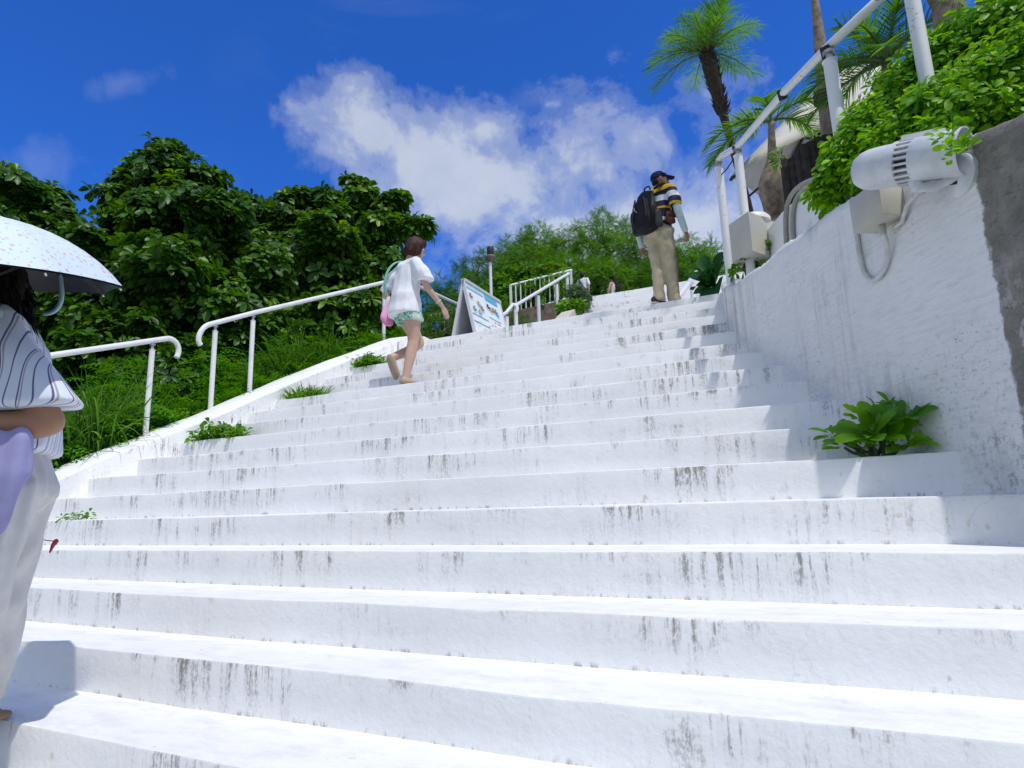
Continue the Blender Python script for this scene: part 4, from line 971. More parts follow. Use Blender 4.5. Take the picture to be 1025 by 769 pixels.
weed(15, 341, 378, 372, .17, 'leafy weed spilling over a step beside the lifted foot of the woman', 'leafy', 80)
weed(15, 343, 372, 370, .34, 'wispy grass tuft behind the leafy weed near the woman', 'grassy', 22)
weed(5, 62, 74, 496, .05, 'tiny leafy weed at the foot of the kerb behind the white trousers', 'leafy', 9, .038)
# fleshy seaside bush on the step against the right wall
def fleshy():
    c = step_pt(6, 876, 455); b = np.array([c[0], c[1]+.12, zs(6)]); t = thing('fleshy_bush', 'bright green fleshy-leaved bush rooted on the step against the right wall', 'bush', b)
    heads = [(885,440,.0,.24,14),(860,420,.12,.15,9),(835,436,.05,.15,9),(850,440,.0,.16,9),(905,425,.06,.18,10),(893,408,.16,.15,9),(870,440,-.02,.20,11),(910,446,.02,.17,8),(878,412,.14,.15,8),(845,448,-.02,.13,8),(900,450,.0,.16,8),(862,448,.0,.15,8)]
    P = []; D = []; Nn = []; Ln = []; W = []; rn = []; m = MB()
    for x, y, dy, l0, n in heads:
        d = ray(x, y); h = EYE+d*((b[1]+dy)/d[1]) - b
        ax = unit(np.array([h[0]*1.1, -.62+dy*1.2, .75])[None])
        p, dd, nn, ll, ww, rr = whorls(h[None], ax, n, l0*(.82 if l0 > .17 else .64), .62, .44)
        P.append(p); D.append(dd); Nn.append(nn); Ln.append(ll); W.append(ww); rn.append(rr)
        m.tube(branch_path((rng.normal(0, .03), 0, -.02), h, .02, 4, .08), [.010, .009, .008, .007, .006], 6)
    D = [np.stack([q[:, 0], q[:, 1], np.maximum(q[:, 2], .02)], 1) for q in map(unit, D)]
    leaves('foliage', np.concatenate(P), np.concatenate(D), np.concatenate(Nn), np.concatenate(Ln), np.concatenate(W), tmpl_broad(), M_BUSH, t, np.concatenate(rn), np.full(sum(map(len, P)), .10)).modifiers.new('smooth', 'SUBSURF').levels = 2
    t.children[0].modifiers[0].render_levels = 2
    m.build('stem', M_PALMGREEN, t, smooth=True)
fleshy()
# ------------------------------------------------------------------ hedge above the wall
def hedge():
    lob = [(830,190,16,14,3.42),(848,168,22,24,3.36),(868,140,26,30,3.35),(878,175,24,18,3.15),(900,110,34,34,3.5),(905,145,34,24,3.05),(935,80,36,38,3.45),(940,120,38,32,2.98),(975,52,40,36,3.4),(985,98,44,36,3.05),(1015,35,40,36,3.3),(1020,80,44,42,3.0),(960,20+40,30,24,3.7),(1060,40,50,50,3.1),(1055,90,40,40,2.9),(925,142,26,18,2.88),(1000,125,30,10,2.95)]
    L_ = pxlobes(lob); b = np.array([.9, 3.1, 3.0]); t = thing('hedge', 'bright green clipped hedge spilling over the top of the right wall', 'hedge', b)
    loc = [(np.array(c)-b, r) for c, r in L_]
    C, A = lobe_points(loc, 800); A = unit(A+np.array([-.25, -.35, .2])); P, D, Nn, Ln, W, rnd = whorls(C, A, 7, .055, .35, .55)
    wx = P+b
    keep = ~((wx[:, 2] < np.array([wtop(y) for y in wx[:, 1]])+.01) & (wx[:, 0] > np.array([wall_x(y) for y in wx[:, 1]])-.02))
    leaves('foliage', P[keep], D[keep], Nn[keep], Ln[keep], W[keep], tmpl_broad(), M_HEDGE, t, rnd[keep], np.full(int(keep.sum()), .18))
    m = MB()
    for c, r in loc:
        for _ in range(3): m.tube(branch_path((c[0]*.7+.2, c[1]*.7+.1, -.1), c+sph(1)[0]*np.array(r)*.6, .03, 4, .1), [.014, .012, .009, .006, .004], 5)
    m.build('branch', M_BARK, t)
hedge()
# a sprig hanging in front of the flood light
q = onwall(950, 150, -.16); t = thing('hedge_sprig', 'leafy sprig hanging over the mouth of the floodlight', 'plant', q)
C = np.array([onwall(x, y, -.18)-q for x, y in ((945,142),(952,150),(960,152),(968,150),(950,134),(962,143),(940,134),(955,158))]); P, D, Nn, Ln, W, rnd = whorls(C, np.tile([[-.3, -.6, .5]], (len(C), 1)), 6, .042, .35, .6)
leaves('foliage', P, D, Nn, Ln, W, tmpl_broad(), M_HEDGE, t, rnd); m = MB(); m.tube([C[4]+np.array([.03, .03, .06]), C[1], C[3]], .004, 5); m.build('stem', M_PALMGREEN, t)
# small plants at the foot of the beige box
shrub('small_shrub', 'dark little shrub on the wall top between the beige box and the conduits', 772, 252, 5.0, [(768,252,10,8,5.0),(778,246,9,7,4.95),(758,258,8,6,5.05)], M_TREELEAF2, .06, 260, 7, tmpl_broad(), .5)
shrub('small_shrub', 'bright little shrub on the wall top under the beige box', 747, 266, 5.05, [(746,265,8,8,5.05),(741,270,6,6,5.1)], M_WEED, .06, 260, 7, tmpl_broad(), .5)
shrub('small_shrub', 'small spiky plant beside the swollen palm', 783, 158, 6.4, [(782,157,6,6,6.4)], M_WEED, .10, 120, 8, tmpl_diamond(), .2)
# ------------------------------------------------------------------ palms
def frond(mb_name, parent, o, d, ln, droop, mat, nl=26, ll=.35, w=.016, lift=.5, pend=.35):
    d = np.array(d)/np.linalg.norm(d); side = np.cross(d, (0, 0, 1.)); side /= max(np.linalg.norm(side), 1e-6)
    pts = []
    for i in range(13):
        t = i/12; p = np.array(o)+d*ln*t+np.array([0, 0, -droop*ln*t*t]); pts.append(p)
    P = []; D = []; Nn = []; Ln = []; 
    for i in range(nl):
        t = .10+.88*(i/(nl-1)); j = min(int(t*12), 11); p = pts[j]+(pts[j+1]-pts[j])*(t*12-j); tg = unit((pts[j+1]-pts[j])[None])[0]
        upv = np.cross(side, tg); lf = ll*(.45+.55*math.sin(math.pi*min(1, t*.85+.12)))*(1 if t < .95 else .8)
        for s in (-1, 1):
            P.append(p); D.append(tg*(.55+.5*t)+side*s*(1-.35*t)+upv*(lift*(1-t*.6))+rng.normal(0, .08, 3)); Nn.append(upv+rng.normal(0, .25, 3)); Ln.append(lf*(.85+.3*rng.random()))
    me = leaves_mesh('frond', np.array(P), np.array(D), np.array(Nn), np.array(Ln), np.full(len(P), w), tmpl_blade(5), np.clip(rng.random()*.5+rng.random(len(P))*.5, 0, 1), np.full(len(P), pend)); 
    fo = mesh_obj('frond', me, mat, parent)
    m = MB(); m.tube(pts, list(np.linspace(.016, .003, 13)), 5); m.build('rachis', M_PALMGREEN, fo)
    return fo
def palm(name, label, base, top, fronds, trunk_r, bark, crown_ln, ll, w=.016, bend=(0, 0), mat=None, prof=None, shag=0, pend=.35):
    base = np.array(base, float); top = np.array(top, float)-base; t = thing(name, label, 'palm', base)
    pts = [np.array([0, 0, 0.])+top*q+np.array([bend[0], bend[1], 0])*math.sin(math.pi*q) for q in np.linspace(0, 1, 15)]
    pts[0] = pts[0]-np.array([0, 0, .15])
    rad = [trunk_r*(1.15-.35*q)*(1+.06*((i % 2)*2-1)) for i, q in enumerate(np.linspace(0, 1, 15))] if prof is None else [float(np.interp(q, [a for a, b in prof], [b for a, b in prof])) for q in np.linspace(0, 1, 15)]
    m = MB(); m.tube(pts, rad, 14); tr = m.build('trunk', bark, t, smooth=True)
    if shag:
        C = []; n = shag
        for _ in range(n):
            q = .62+.38*rng.random(); i = min(int(q*14), 13); p = pts[i]+(pts[i+1]-pts[i])*(q*14-i); a = rng.random()*6.28; C.append((p, np.array([math.cos(a), math.sin(a), 1.1+.5*rng.random()])))
        leaves('leaf_base', [c[0]+c[1]*np.array([1, 1, 0])*trunk_r*.7 for c in C], [c[1] for c in C], [c[1]*np.array([1, 1, 0])+.01 for c in C], np.full(n, .17)*(.6+.6*rng.random(n)), np.full(n, .05), tmpl_diamond(), M_DARKBARK, tr)
    for az, el, sc, dr in fronds:
        d = np.array([math.cos(az)*math.cos(el), math.sin(az)*math.cos(el), math.sin(el)])
        frond('frond', t, top, d, crown_ln*sc, dr, mat or M_PALM, int(24*sc)+6, ll, w, pend=pend)
    return t
# view-right and view-away directions for laying out crowns
vr = YAW*-1
def az_r(deg): return math.radians(deg)-0.0
tA = atD(707, 54, 10.5); bA = atD(752, 215, 10.8)
palm('date_palm', 'slender palm with a shaggy trunk and airy crown against the sky', bA, tA, [(a+.3*math.sin(a*3), e+.18, s, dr*.95) for a, e, s, dr in [(0.1,.55,1,.45),(.8,.8,.95,.35),(1.6,.5,1,.5),(2.4,.75,.95,.4),(3.1,.5,1.05,.5),(3.7,.25,1,.6),(4.4,.6,.9,.45),(5.2,.4,1,.5),(5.8,.85,.95,.3),(1.2,1.15,.85,.2),(3.3,1.2,.85,.2),(.5,.65,.95,.4),(1.2,.35,.95,.5),(2.0,.35,.95,.5),(2.8,.85,.9,.3),(3.5,.75,.95,.4),(4.1,.35,.95,.5),(4.8,.25,.95,.55),(5.5,.7,.95,.35),(6.0,.3,.95,.55),(.4,.15,.9,.6),(2.8,.1,.9,.65),(5.0,1.1,.9,.25),(4.0,.95,.9,.3)]], .085, M_DARKBARK, 1.10, .44, .013, mat=M_PALM, prof=[(0,.06),(.55,.062),(.66,.08),(.8,.115),(.93,.125),(1,.09)], shag=300)
# bottle palm
tB = atD(772, 122, 6.8); bB = atD(774, 206, 6.8)
palm('bottle_palm', 'small bottle palm with a swollen ringed base beside the log planter', bB, tB, [(2.75,.55,1.15,.75),(3.4,.45,1.05,.75),(.15,.75,1.2,.55),(.6,.5,.8,.6),(2.2,.8,.8,.5),(4.6,.6,.8,.6)], .1, M_PALMBARK, .78, .30, .020, prof=[(0,.09),(.12,.145),(.30,.15),(.44,.095),(.56,.05),(.75,.042),(1,.03)], mat=M_PALM, pend=.25)
# tall thin palm in the log planter
tC = atD(792, -190, 6.6); bC = atD(834, 150, 6.1)
palm('slender_palm', 'tall bare palm trunk rising out of the charred log planter', bC, tC, [(q, .5, 1, .5) for q in (0, 1, 2, 3.1, 4.2, 5.2)], .085, M_PALMBARK, 1.2, .4, .016, prof=[(0,.095),(.14,.085),(.27,.062),(.45,.03),(1,.022)])
m = MB(); cpos = atD(826, 98, 6.1); m.lathe([(.08, -.07), (.105, -.05), (.11, .04), (.08, .065)], (0, 0, 0), (0.12, 0, 1), 16)
o = m.build('trunk_collar', M_DARKBARK, auto=40); o.location = cpos; tag(o, 'dark fibre collar tied round the slender palm trunk', 'collar')
# feathery palm behind the rail on the right
tD = atD(888, 62, 5.4); bD = atD(888, 150, 5.5)
palm('areca_palm', 'bushy bright palm behind the guard rail above the hedge', bD, tD, [(2.7,.9,1,.55),(3.1,.5,1,.6),(3.6,.3,1,.5),(2.2,.7,.9,.6),(.2,.7,1,.5),(.7,1.0,.95,.4),(5.6,.6,1,.5),(4.2,.7,.95,.5),(4.9,.9,1,.4),(1.4,.9,.9,.5),(3.3,1.1,1,.3),(2.9,.1,.9,.5),(4.5,.2,.8,.6)], .05, M_PALMGREEN, .74, .32, .012, mat=M_PALM, pend=.3)
# thick trunk at the top right
tE = atD(925, -190, 5.2); bE = atD(956, 60, 4.9)
palm('thick_palm', 'thick dark palm trunk cut by the top edge of the photo above the hedge', bE, tE, [(q, .9, 1, .3) for q in (0, 1.2, 2.4, 3.6, 4.8)], .12, M_PALMBARK, .8, .35, .016, prof=[(0,.12),(.2,.11),(.25,.115),(.29,.16),(1,.14)])
# column cactus stub at the far right top
bF = atD(990, 30, 4.4); t = thing('cactus', 'upright green cactus column peeking over the hedge', 'cactus', bF)
m = MB(); nrib = 8; vsq = []
for i in range(12):
    z = i*.05; rr = .045*(1-.25*(i/11)**4) if i < 11 else .015
    for j in range(nrib*2): q = 6.283*j/(nrib*2); vsq.append((rr*(1 if j % 2 else .72)*math.cos(q), rr*(1 if j % 2 else .72)*math.sin(q), z-.1))
kq = nrib*2; m.add(vsq, [(i*kq+j, i*kq+(j+1) % kq, (i+1)*kq+(j+1) % kq, (i+1)*kq+j) for i in range(11) for j in range(kq)]+[tuple(11*kq+j for j in range(kq))]); m.build('column', M_PALMGREEN, t)
# charred log planter
lgp = thing('log_planter', 'planter of charred upright logs round the slender palm', 'planter', atD(810, 195, 5.9)); bo = np.array(lgp.location)
tops = [(786,168),(792,160),(798,152),(804,146),(811,143),(818,139),(825,137),(831,136),(838,138)]
for i, (x, y) in enumerate(tops):
    p = atD(x, y, 5.95-.06*math.sin(i*.5)+rng.normal(0, .02)); h = p[2]-3.55+.1
    m = MB(); r0 = .038+.008*rng.random(); m.tube([p-bo-np.array([0, 0, h]), p-bo-np.array([0, 0, h*.5])+rng.normal(0, .006, 3), p-bo, p-bo+np.array([0, 0, .012])], [r0*1.05, r0, r0*.96, r0*.5], 9); m.build('log', M_LOG, lgp, auto=50)
m = MB(); m.box(atD(812, 175, 6.15)-bo-np.array([0, 0, .1]), (.5, .3, .5)); m.build('soil', M_SOIL, lgp)
# ------------------------------------------------------------------ people: bodies as one skin grown from hulls
def ell_pts(c, r, n=10, m=7, R=None):
    c = Vector(c); r = (r, r, r) if isinstance(r, (int, float)) else r; out = []
    for i in range(m+1):
        th = math.pi*i/m
        for j in range(n if 0 < i < m else 1):
            ph = 2*math.pi*j/n; v = Vector((r[0]*math.sin(th)*math.cos(ph), r[1]*math.sin(th)*math.sin(ph), r[2]*math.cos(th)))
            out.append(c+(R @ v if R is not None else v))
    return out
class Blob:
    """union of convex hulls of ellipsoids -> voxel remesh -> smooth"""
    def __init__(s): s.bm = bmesh.new()
    def hull(s, *es):
        vs = []
        for e in es:
            for p in ell_pts(e[0], e[1], R=(e[2] if len(e) > 2 else None)): vs.append(s.bm.verts.new(p))
        res = bmesh.ops.convex_hull(s.bm, input=vs)
        bmesh.ops.delete(s.bm, geom=[g for g in res['geom_interior'] if isinstance(g, bmesh.types.BMVert)] , context='VERTS')
    def chain(s, pts):
        for a, b in zip(pts[:-1], pts[1:]): s.hull(a, b)
    def build(s, name, mat, parent, voxel=.008, sm=6, disp=None, sub=False):
        bmesh.ops.recalc_face_normals(s.bm, faces=s.bm.faces[:])
        me = bpy.data.meshes.new(name+'_src'); s.bm.to_mesh(me); s.bm.free()
        o = bpy.data.objects.new(name+'_src', me); col.objects.link(o)
        r = o.modifiers.new('r', 'REMESH'); r.mode = 'VOXEL'; r.voxel_size = voxel
        q = o.modifiers.new('s', 'SMOOTH'); q.factor = .5; q.iterations = sm
        bpy.context.view_layer.update(); dg = bpy.context.evaluated_depsgraph_get()
        m2 = bpy.data.meshes.new_from_object(o.evaluated_get(dg)); bpy.data.objects.remove(o); bpy.data.meshes.remove(me)
        m2.name = name
        if disp:
            n = len(m2.vertices); co = np.empty(n*3, np.float32); no = np.empty(n*3, np.float32); m2.vertices.foreach_get('co', co); m2.vertices.foreach_get('normal', no)
            co = co.reshape(-1, 3); no = no.reshape(-1, 3); co = co+no*disp(co.astype(float))[:, None].astype(np.float32); m2.vertices.foreach_set('co', co.reshape(-1)); m2.update()
        m2.materials.clear()
        return mesh_obj(name, m2, mat, parent, smooth=True)
def folds(amp, kz=26, kx=9, seed=0.0, slant=.8):
    def fn(c):
        x, y, z = c[:, 0], c[:, 1], c[:, 2]
        a = np.sin(z*kz+slant*kz*.6*x+2.1*np.sin(kx*y+seed)+1.7*np.sin(kx*1.7*x+seed*2)) * (.5+.5*np.sin(kx*.8*z+3*x+seed))
        b = np.sin(kz*1.9*z-kz*.9*y+3*np.sin(5*x+seed))*.35
        return amp*(a+b)
    return fn
def vfolds(amp, k=22, seed=0.0):
    def fn(c):
        x, y, z = c[:, 0], c[:, 1], c[:, 2]; th = np.arctan2(y, x)
        return amp*(np.sin(k*.35*th*2+2*np.sin(3*z+seed)+seed)+.5*np.sin(k*x+6*z+seed)+.4*np.sin(14*z+8*y+seed))
    return fn
def skin_mat(name, c):
    m, nt, b = new_mat(name); oc = objco(nt)
    L(nt, ramp(nt, noise(nt, oc, 18, 4), [(.3, tuple(q*.88 for q in c)), (.7, c)]), b.inputs['Base Color']); b.inputs['Roughness'].default_value = .5
    b.inputs['Subsurface Weight'].default_value = .12; b.inputs['Subsurface Radius'].default_value = (.012, .005, .003); return m
def fabric(name, c, rough=.85, var=.08, weave=320): return simple(name, c, rough, var, 12, 0, .12, weave, .15)
def rotm(yaw=0, pitch=0, roll=0): return Euler((pitch, roll, yaw), 'XYZ').to_matrix()
def head(B, c, R, s=1.0, nose=True):
    """skull, jaw, nose, ears; local +Y is the face. c is the skull centre, R the head rotation"""
    c = Vector(c); P = lambda x, y, z: c+R @ Vector((x*s, y*s, z*s))
    B.hull((P(0, -.012, .02), (.074*s, .090*s, .088*s), R), (P(0, .022, -.02), (.064*s, .066*s, .07*s), R))
    B.hull((P(0, .022, -.02), (.062*s, .064*s, .06*s), R), (P(0, .052, -.088), (.030*s, .026*s, .022*s), R), (P(0, .01, -.07), (.050*s, .035*s, .03*s), R))
    if nose:
        B.hull((P(0, .083, .005), .008*s), (P(0, .104, -.030), .011*s), (P(.012, .090, -.036), .008*s), (P(-.012, .090, -.036), .008*s))
        B.hull((P(-.017, .080, -.062), .006*s), (P(.017, .080, -.062), .006*s), (P(0, .087, -.060), .007*s))
        B.hull((P(-.014, .078, -.072), .006*s), (P(.014, .078, -.072), .006*s), (P(0, .084, -.073), .007*s))
        for q in (-1, 1): B.hull((P(q*.030, .072, .022), (.018*s, .010*s, .006*s), R), (P(q*.034, .068, .024), (.016*s, .010*s, .006*s), R))
    for q in (-1, 1):
        B.hull((P(q*.076, -.008, .008), (.008*s, .018*s, .024*s), R), (P(q*.074, .002, -.026), (.006*s, .010*s, .012*s), R))
def eyes(parent, c, R, s=1.0):
    c = Vector(c); P = lambda x, y, z: c+R @ Vector((x*s, y*s, z*s))
    wm = simple('eye_white', (.75, .73, .70), .3, .02); dm = simple('iris', (.03, .018, .01), .2, .1); lm = simple('lip', (.42, .17, .14), .5, .1)
    for q in (-1, 1):
        m = MB(); m.lathe([(.0005, -.010*s), (.008*s, -.006*s), (.0105*s, 0), (.008*s, .006*s), (.001, .0095*s)], P(q*.031, .070, .006), R @ Vector((0, 1, 0)), 14); e = m.build('eye', wm, parent, smooth=True)
        m = MB(); m.lathe([(.0055*s, 0), (.004*s, .0015*s), (0, .002*s)], P(q*.031, .0785, .006), R @ Vector((0, 1, 0)), 12); m.build('iris', dm, e)
def hand(B, wrist, d, palm_n, thumb_side, curl=.5, s=1.0, spread=.12, skip=()):
    """palm + five fingers; d: pointing direction, palm_n: normal out of the palm, thumb_side: +-1 along d x palm_n"""
    w_ = Vector(wrist); d = Vector(d).normalized(); n_ = Vector(palm_n); n_ = (n_-d*n_.dot(d)).normalized(); x = d.cross(n_).normalized()*thumb_side
    P = lambda a, b, c: w_+d*(a*s)+x*(b*s)+n_*(c*s)
    B.hull((P(.0, .004, 0), (.022*s)), (P(.045, .026, 0), .013*s), (P(.045, -.024, 0), .012*s))
    B.hull((P(.045, .026, 0), .013*s), (P(.045, -.024, 0), .012*s), (P(.085, .030, .0), .0105*s), (P(.080, -.030, 0), .0095*s))
    for i, (b, ln, r) in enumerate(((.030, .070, .0088), (.010, .078, .0090), (-.011, .072, .0086), (-.030, .056, .0076))):
        base = P(.085-.004*abs(i-1), b, 0); ang = 0; p = base; prev = (p, r*s); fd = (d+x*(spread*(1.5-i)*.5)).normalized()
        for j, f in enumerate((.46, .30, .24)):
            ang += curl*(.55+.35*j)*(.9+.12*i); q = p+(fd*math.cos(ang)+n_*math.sin(ang))*(ln*f*s); cur = (q, r*s*(1-.11*(j+1))); B.hull(prev, cur); prev = cur; p = q
    t0 = P(.018, .024, .006); td = (d*.72+x*.62+n_*.30).normalized(); t1 = t0+td*.036*s; td2 = (d*.88+x*.25+n_*.42).normalized(); t2 = t1+td2*.030*s; t3 = t2+(td2+n_*.2).normalized()*.022*s
    B.chain([(t0, .014*s), (t1, .0108*s), (t2, .0098*s), (t3, .0078*s)])

SKIN_LIGHT = skin_mat('skin_fair', (.56, .36, .27)); SKIN_TAN = skin_mat('skin_tanned', (.42, .215, .125)); SKIN_BROWN = skin_mat('skin_brown', (.38, .19, .12))
def hair_mat(name, c):
    m, nt, b = new_mat(name); oc = objco(nt)
    L(nt, ramp(nt, noise(nt, scaled(nt, oc, (60, 60, 7)), 1.5, 5, .6), [(.3, tuple(q*.5 for q in c)), (.75, c)]), b.inputs['Base Color']); b.inputs['Roughness'].default_value = .5; b.inputs['Specular IOR Level'].default_value = .3
    bump(nt, b, noise(nt, scaled(nt, oc, (110, 110, 10)), 1.5, 4), .6, .01); return m
HAIR_BROWN = hair_mat('brown_hair', (.060, .020, .012)); HAIR_DARK = hair_mat('dark_hair', (.016, .008, .006)); HAIR_BLACK = hair_mat('black_hair', (.010, .009, .010))
def strands(parent, pts_dirs, ln, mat, w=.006, bend=.6):
    P = np.array([p for p, d in pts_dirs]); D = np.array([d for p, d in pts_dirs]); n = len(P)
    return leaves('hair_strands', P, D, rng.normal(size=(n, 3)), ln*(.6+.6*rng.random(n)), np.full(n, w), tmpl_blade(6), mat, parent, None, np.full(n, bend)*(.5+rng.random(n)))
def facing(v): return math.atan2(-v[0], v[1])      # rotz that turns local +Y to world v

# ------------------------------------------------------------------ woman in shorts climbing the steps
def woman():
    b = step_pt(12, 398, 384.5); b = np.array([b[0], b[1]+.12, zs(12)])
    rz = facing((.40, .92)); t = thing('person', 'woman in white T-shirt and green patterned shorts climbing beside the handrail', 'person', b, rz)
    B = Blob(); hd = Vector((.03, .12, 1.475)); HR = rotm(-.35, -.32, .06)
    B.hull(((0, 0, .80), (.150, .105, .075)), ((0, .01, .93), (.125, .09, .06)))
    B.hull(((0, .01, .93), (.122, .088, .06)), ((0, .03, 1.12), (.140, .095, .08)), ((0, .04, 1.24), (.150, .085, .06)))
    B.hull(((0, .04, 1.24), (.15, .08, .05)), ((.135, .035, 1.265), .05), ((-.135, .035, 1.265), .05), ((0, .045, 1.30), (.06, .055, .04)))
    B.hull(((0, .045, 1.28), (.055, .055, .05)), ((.015, .085, 1.40), (.047, .050, .05)))
    head(B, hd, HR, .98)
    # standing right leg, lifted left leg
    B.chain([((.085, .0, .82), (.098, .10, .10)), ((.083, .045, .62), (.078, .082, .08)), ((.075, .055, .46), (.054, .058, .06)), ((.073, .02, .30), (.053, .058, .06)), ((.070, -.03, .09), (.033, .037, .05))])
    B.chain([((.07, -.045, .05), (.032, .040, .035)), ((.075, .04, .035), (.036, .05, .026)), ((.08, .13, .022), (.038, .04, .016))])
    B.chain([((-.085, .02, .82), (.098, .10, .10)), ((-.075, .13, .64), (.076, .080, .08)), ((-.065, .22, .49), (.053, .056, .058)), ((-.065, .09, .385), (.052, .056, .055)), ((-.075, -.09, .30), (.033, .036, .04))])
    B.chain([((-.075, -.105, .285), (.031, .038, .034)), ((-.08, -.07, .215), (.036, .032, .04)), ((-.085, -.03, .135), (.036, .024, .036))])
    # right arm reaching down and out, left arm behind the body
    B.chain([((.165, .035, 1.25), .050), ((.235, .055, 1.08), (.040, .042, .042)), ((.245, .10, .99), .036), ((.275, .23, .845), .026), ((.28, .255, .815), .024)])
    hand(B, (.282, .265, .80), (.10, .45, -.9), (-.9, .1, -.1), 1, .35, .92)
    B.chain([((-.165, .035, 1.25), .050), ((-.25, -.03, 1.09), .040), ((-.27, -.06, 1.0), .035), ((-.22, .10, .88), .026)])
    hand(B, (-.215, .115, .87), (.2, .75, -.5), (.8, .0, -.2), -1, .8, .92)
    body = B.build('body', SKIN_LIGHT, t, .0085, 5); eyes(body, hd, HR, .98)
    # hair: chin-length bob
    B = Blob(); P = lambda x, y, z: hd+HR @ Vector((x, y, z))
    B.hull((P(0, -.018, .035), (.090, .104, .092), HR), (P(0, -.035, -.01), (.094, .090, .08), HR))
    B.hull((P(0, -.035, .0), (.095, .088, .07), HR), (P(.045, -.035, -.085), (.045, .055, .03), HR), (P(-.045, -.035, -.085), (.045, .055, .03), HR))
    for q in (-1, 1): B.hull((P(q*.070, .012, .02), (.026, .045, .06), HR), (P(q*.076, .010, -.075), (.018, .036, .03), HR))
    B.hull((P(0, .062, .065), (.062, .032, .03), HR), (P(.0, .03, .09), (.06, .05, .03), HR))
    hr = B.build('hair', HAIR_BROWN, t, .007, 4, folds(.0022, 5, 60, 1.0, .2))
    pd = []
    for _ in range(170):
        a = rng.uniform(-2.6, 2.6)+math.pi; x, y = .088*math.sin(a), -.02-.085*math.cos(a)*-1; pd.append((np.array(P(x, y, rng.uniform(-.05, .03))), np.array(HR @ Vector((x*.5, y*.3, -1)))+rng.normal(0, .12, 3)))
    strands(hr, pd, .085, HAIR_BROWN, .009, .1)
    # T-shirt
    shirt_m = fabric('white_cotton', (.78, .79, .82))
    B = Blob(); B.hull(((0, .0, .735), (.205, .172, .02)), ((0, .01, .93), (.180, .145, .05)))
    B.hull(((0, .01, .93), (.178, .142, .05)), ((0, .03, 1.12), (.172, .125, .06)), ((0, .035, 1.24), (.165, .105, .04)))
    B.hull(((0, .035, 1.24), (.165, .10, .04)), ((.150, .03, 1.275), .052), ((-.150, .03, 1.275), .052), ((0, .05, 1.325), (.062, .055, .018)))
    B.chain([((.155, .03, 1.265), .062), ((.235, .055, 1.12), (.078, .085, .05)), ((.262, .075, 1.055), (.082, .092, .022))])
    B.chain([((-.155, .03, 1.265), .062), ((-.235, -.02, 1.13), (.070, .078, .05)), ((-.265, -.04, 1.07), (.074, .082, .022))])
    B.build('t_shirt', shirt_m, t, .0085, 5, folds(.0075, 20, 7, .6, 1.0))
    # shorts
    m, nt, b_ = new_mat('green_leaf_print'); oc = objco(nt)
    v = N(nt, 'ShaderNodeTexVoronoi', feature='DISTANCE_TO_EDGE', i_Scale=24); L(nt, oc, v.inputs['Vector'])
    base = ramp(nt, noise(nt, oc, 13, 2), [(.40, (.06, .30, .20)), (.52, (.18, .46, .36)), (.62, (.45, .60, .50))])
    L(nt, mixc(nt, ramp(nt, v.outputs['Distance'], [(.03, 1.0), (.09, 0.0)]), base, (.62, .68, .62)), b_.inputs['Base Color']); b_.inputs['Roughness'].default_value = .85
    B = Blob(); B.hull(((0, .0, .90), (.160, .115, .02)), ((0, .0, .79), (.182, .135, .05)))
    B.hull(((.02, .0, .80), (.165, .13, .06)), ((.092, .035, .665), (.108, .122, .018))); B.hull(((-.02, .0, .80), (.165, .13, .06)), ((-.088, .085, .675), (.104, .115, .022)))
    B.build('shorts', m, t, .008, 4, vfolds(.004, 24, .4))
    shoe = fabric('tan_suede', (.34, .27, .20))
    for side, pts in (('r', [((.07, -.060, .032), (.040, .042, .030)), ((.076, .04, .026), (.045, .055, .024)), ((.082, .155, .020), (.040, .045, .018))]), ('l', [((-.075, -.128, .285), (.040, .028, .040)), ((-.08, -.092, .205), (.045, .024, .050)), ((-.086, -.045, .115), (.040, .022, .042))])):
        B = Blob(); B.chain(pts); B.build('shoe', shoe, t, .006, 3)
    m = MB(); m.lathe([(.031, -.006), (.034, 0), (.031, .006)], (.272, .222, .853), (.08, .42, -.5), 16); m.build('bracelet', simple('pale_band', (.6, .55, .55), .5), t, smooth=True)
    # shoulder bag, its own thing
    bag = thing('shoulder_bag', 'pink cloth bag on a mint green strap at the hip of the woman in shorts', 'bag', b, rz)
    mP, nt, b_ = new_mat('pink_to_white_cloth'); oc = objco(nt); sp = N(nt, 'ShaderNodeSeparateXYZ'); L(nt, oc, sp.inputs[0])
    L(nt, ramp(nt, sp.outputs[2], [(.68, (.72, .24, .46)), (.80, (.75, .38, .56)), (.94, (.72, .60, .66))]), b_.inputs['Base Color']); b_.inputs['Roughness'].default_value = .8
    B = Blob(); B.hull(((-.215, -.06, .95), (.020, .025, .03)), ((-.225, -.07, .74), (.036, .075, .05)), ((-.22, -.06, .69), (.032, .06, .03)))
    B.build('pouch', mP, bag, .008, 5, folds(.004, 20, 11, 2.0))
    sm_ = fabric('mint_strap', (.28, .60, .48))
    m = MB(); pth = smooth_path([(-.225, -.07, .98), (-.215, -.105, 1.06), (-.190, -.115, 1.16), (-.155, -.090, 1.27), (-.11, -.02, 1.345), (-.09, .07, 1.345), (-.07, .135, 1.25)], 2)
    for off in (-.010, 0, .010): m.tube([np.array(p)+np.array([off*.8, off*.3, 0]) for p in pth], .008, 8)
    m.build('strap', sm_, bag, smooth=True)
woman()

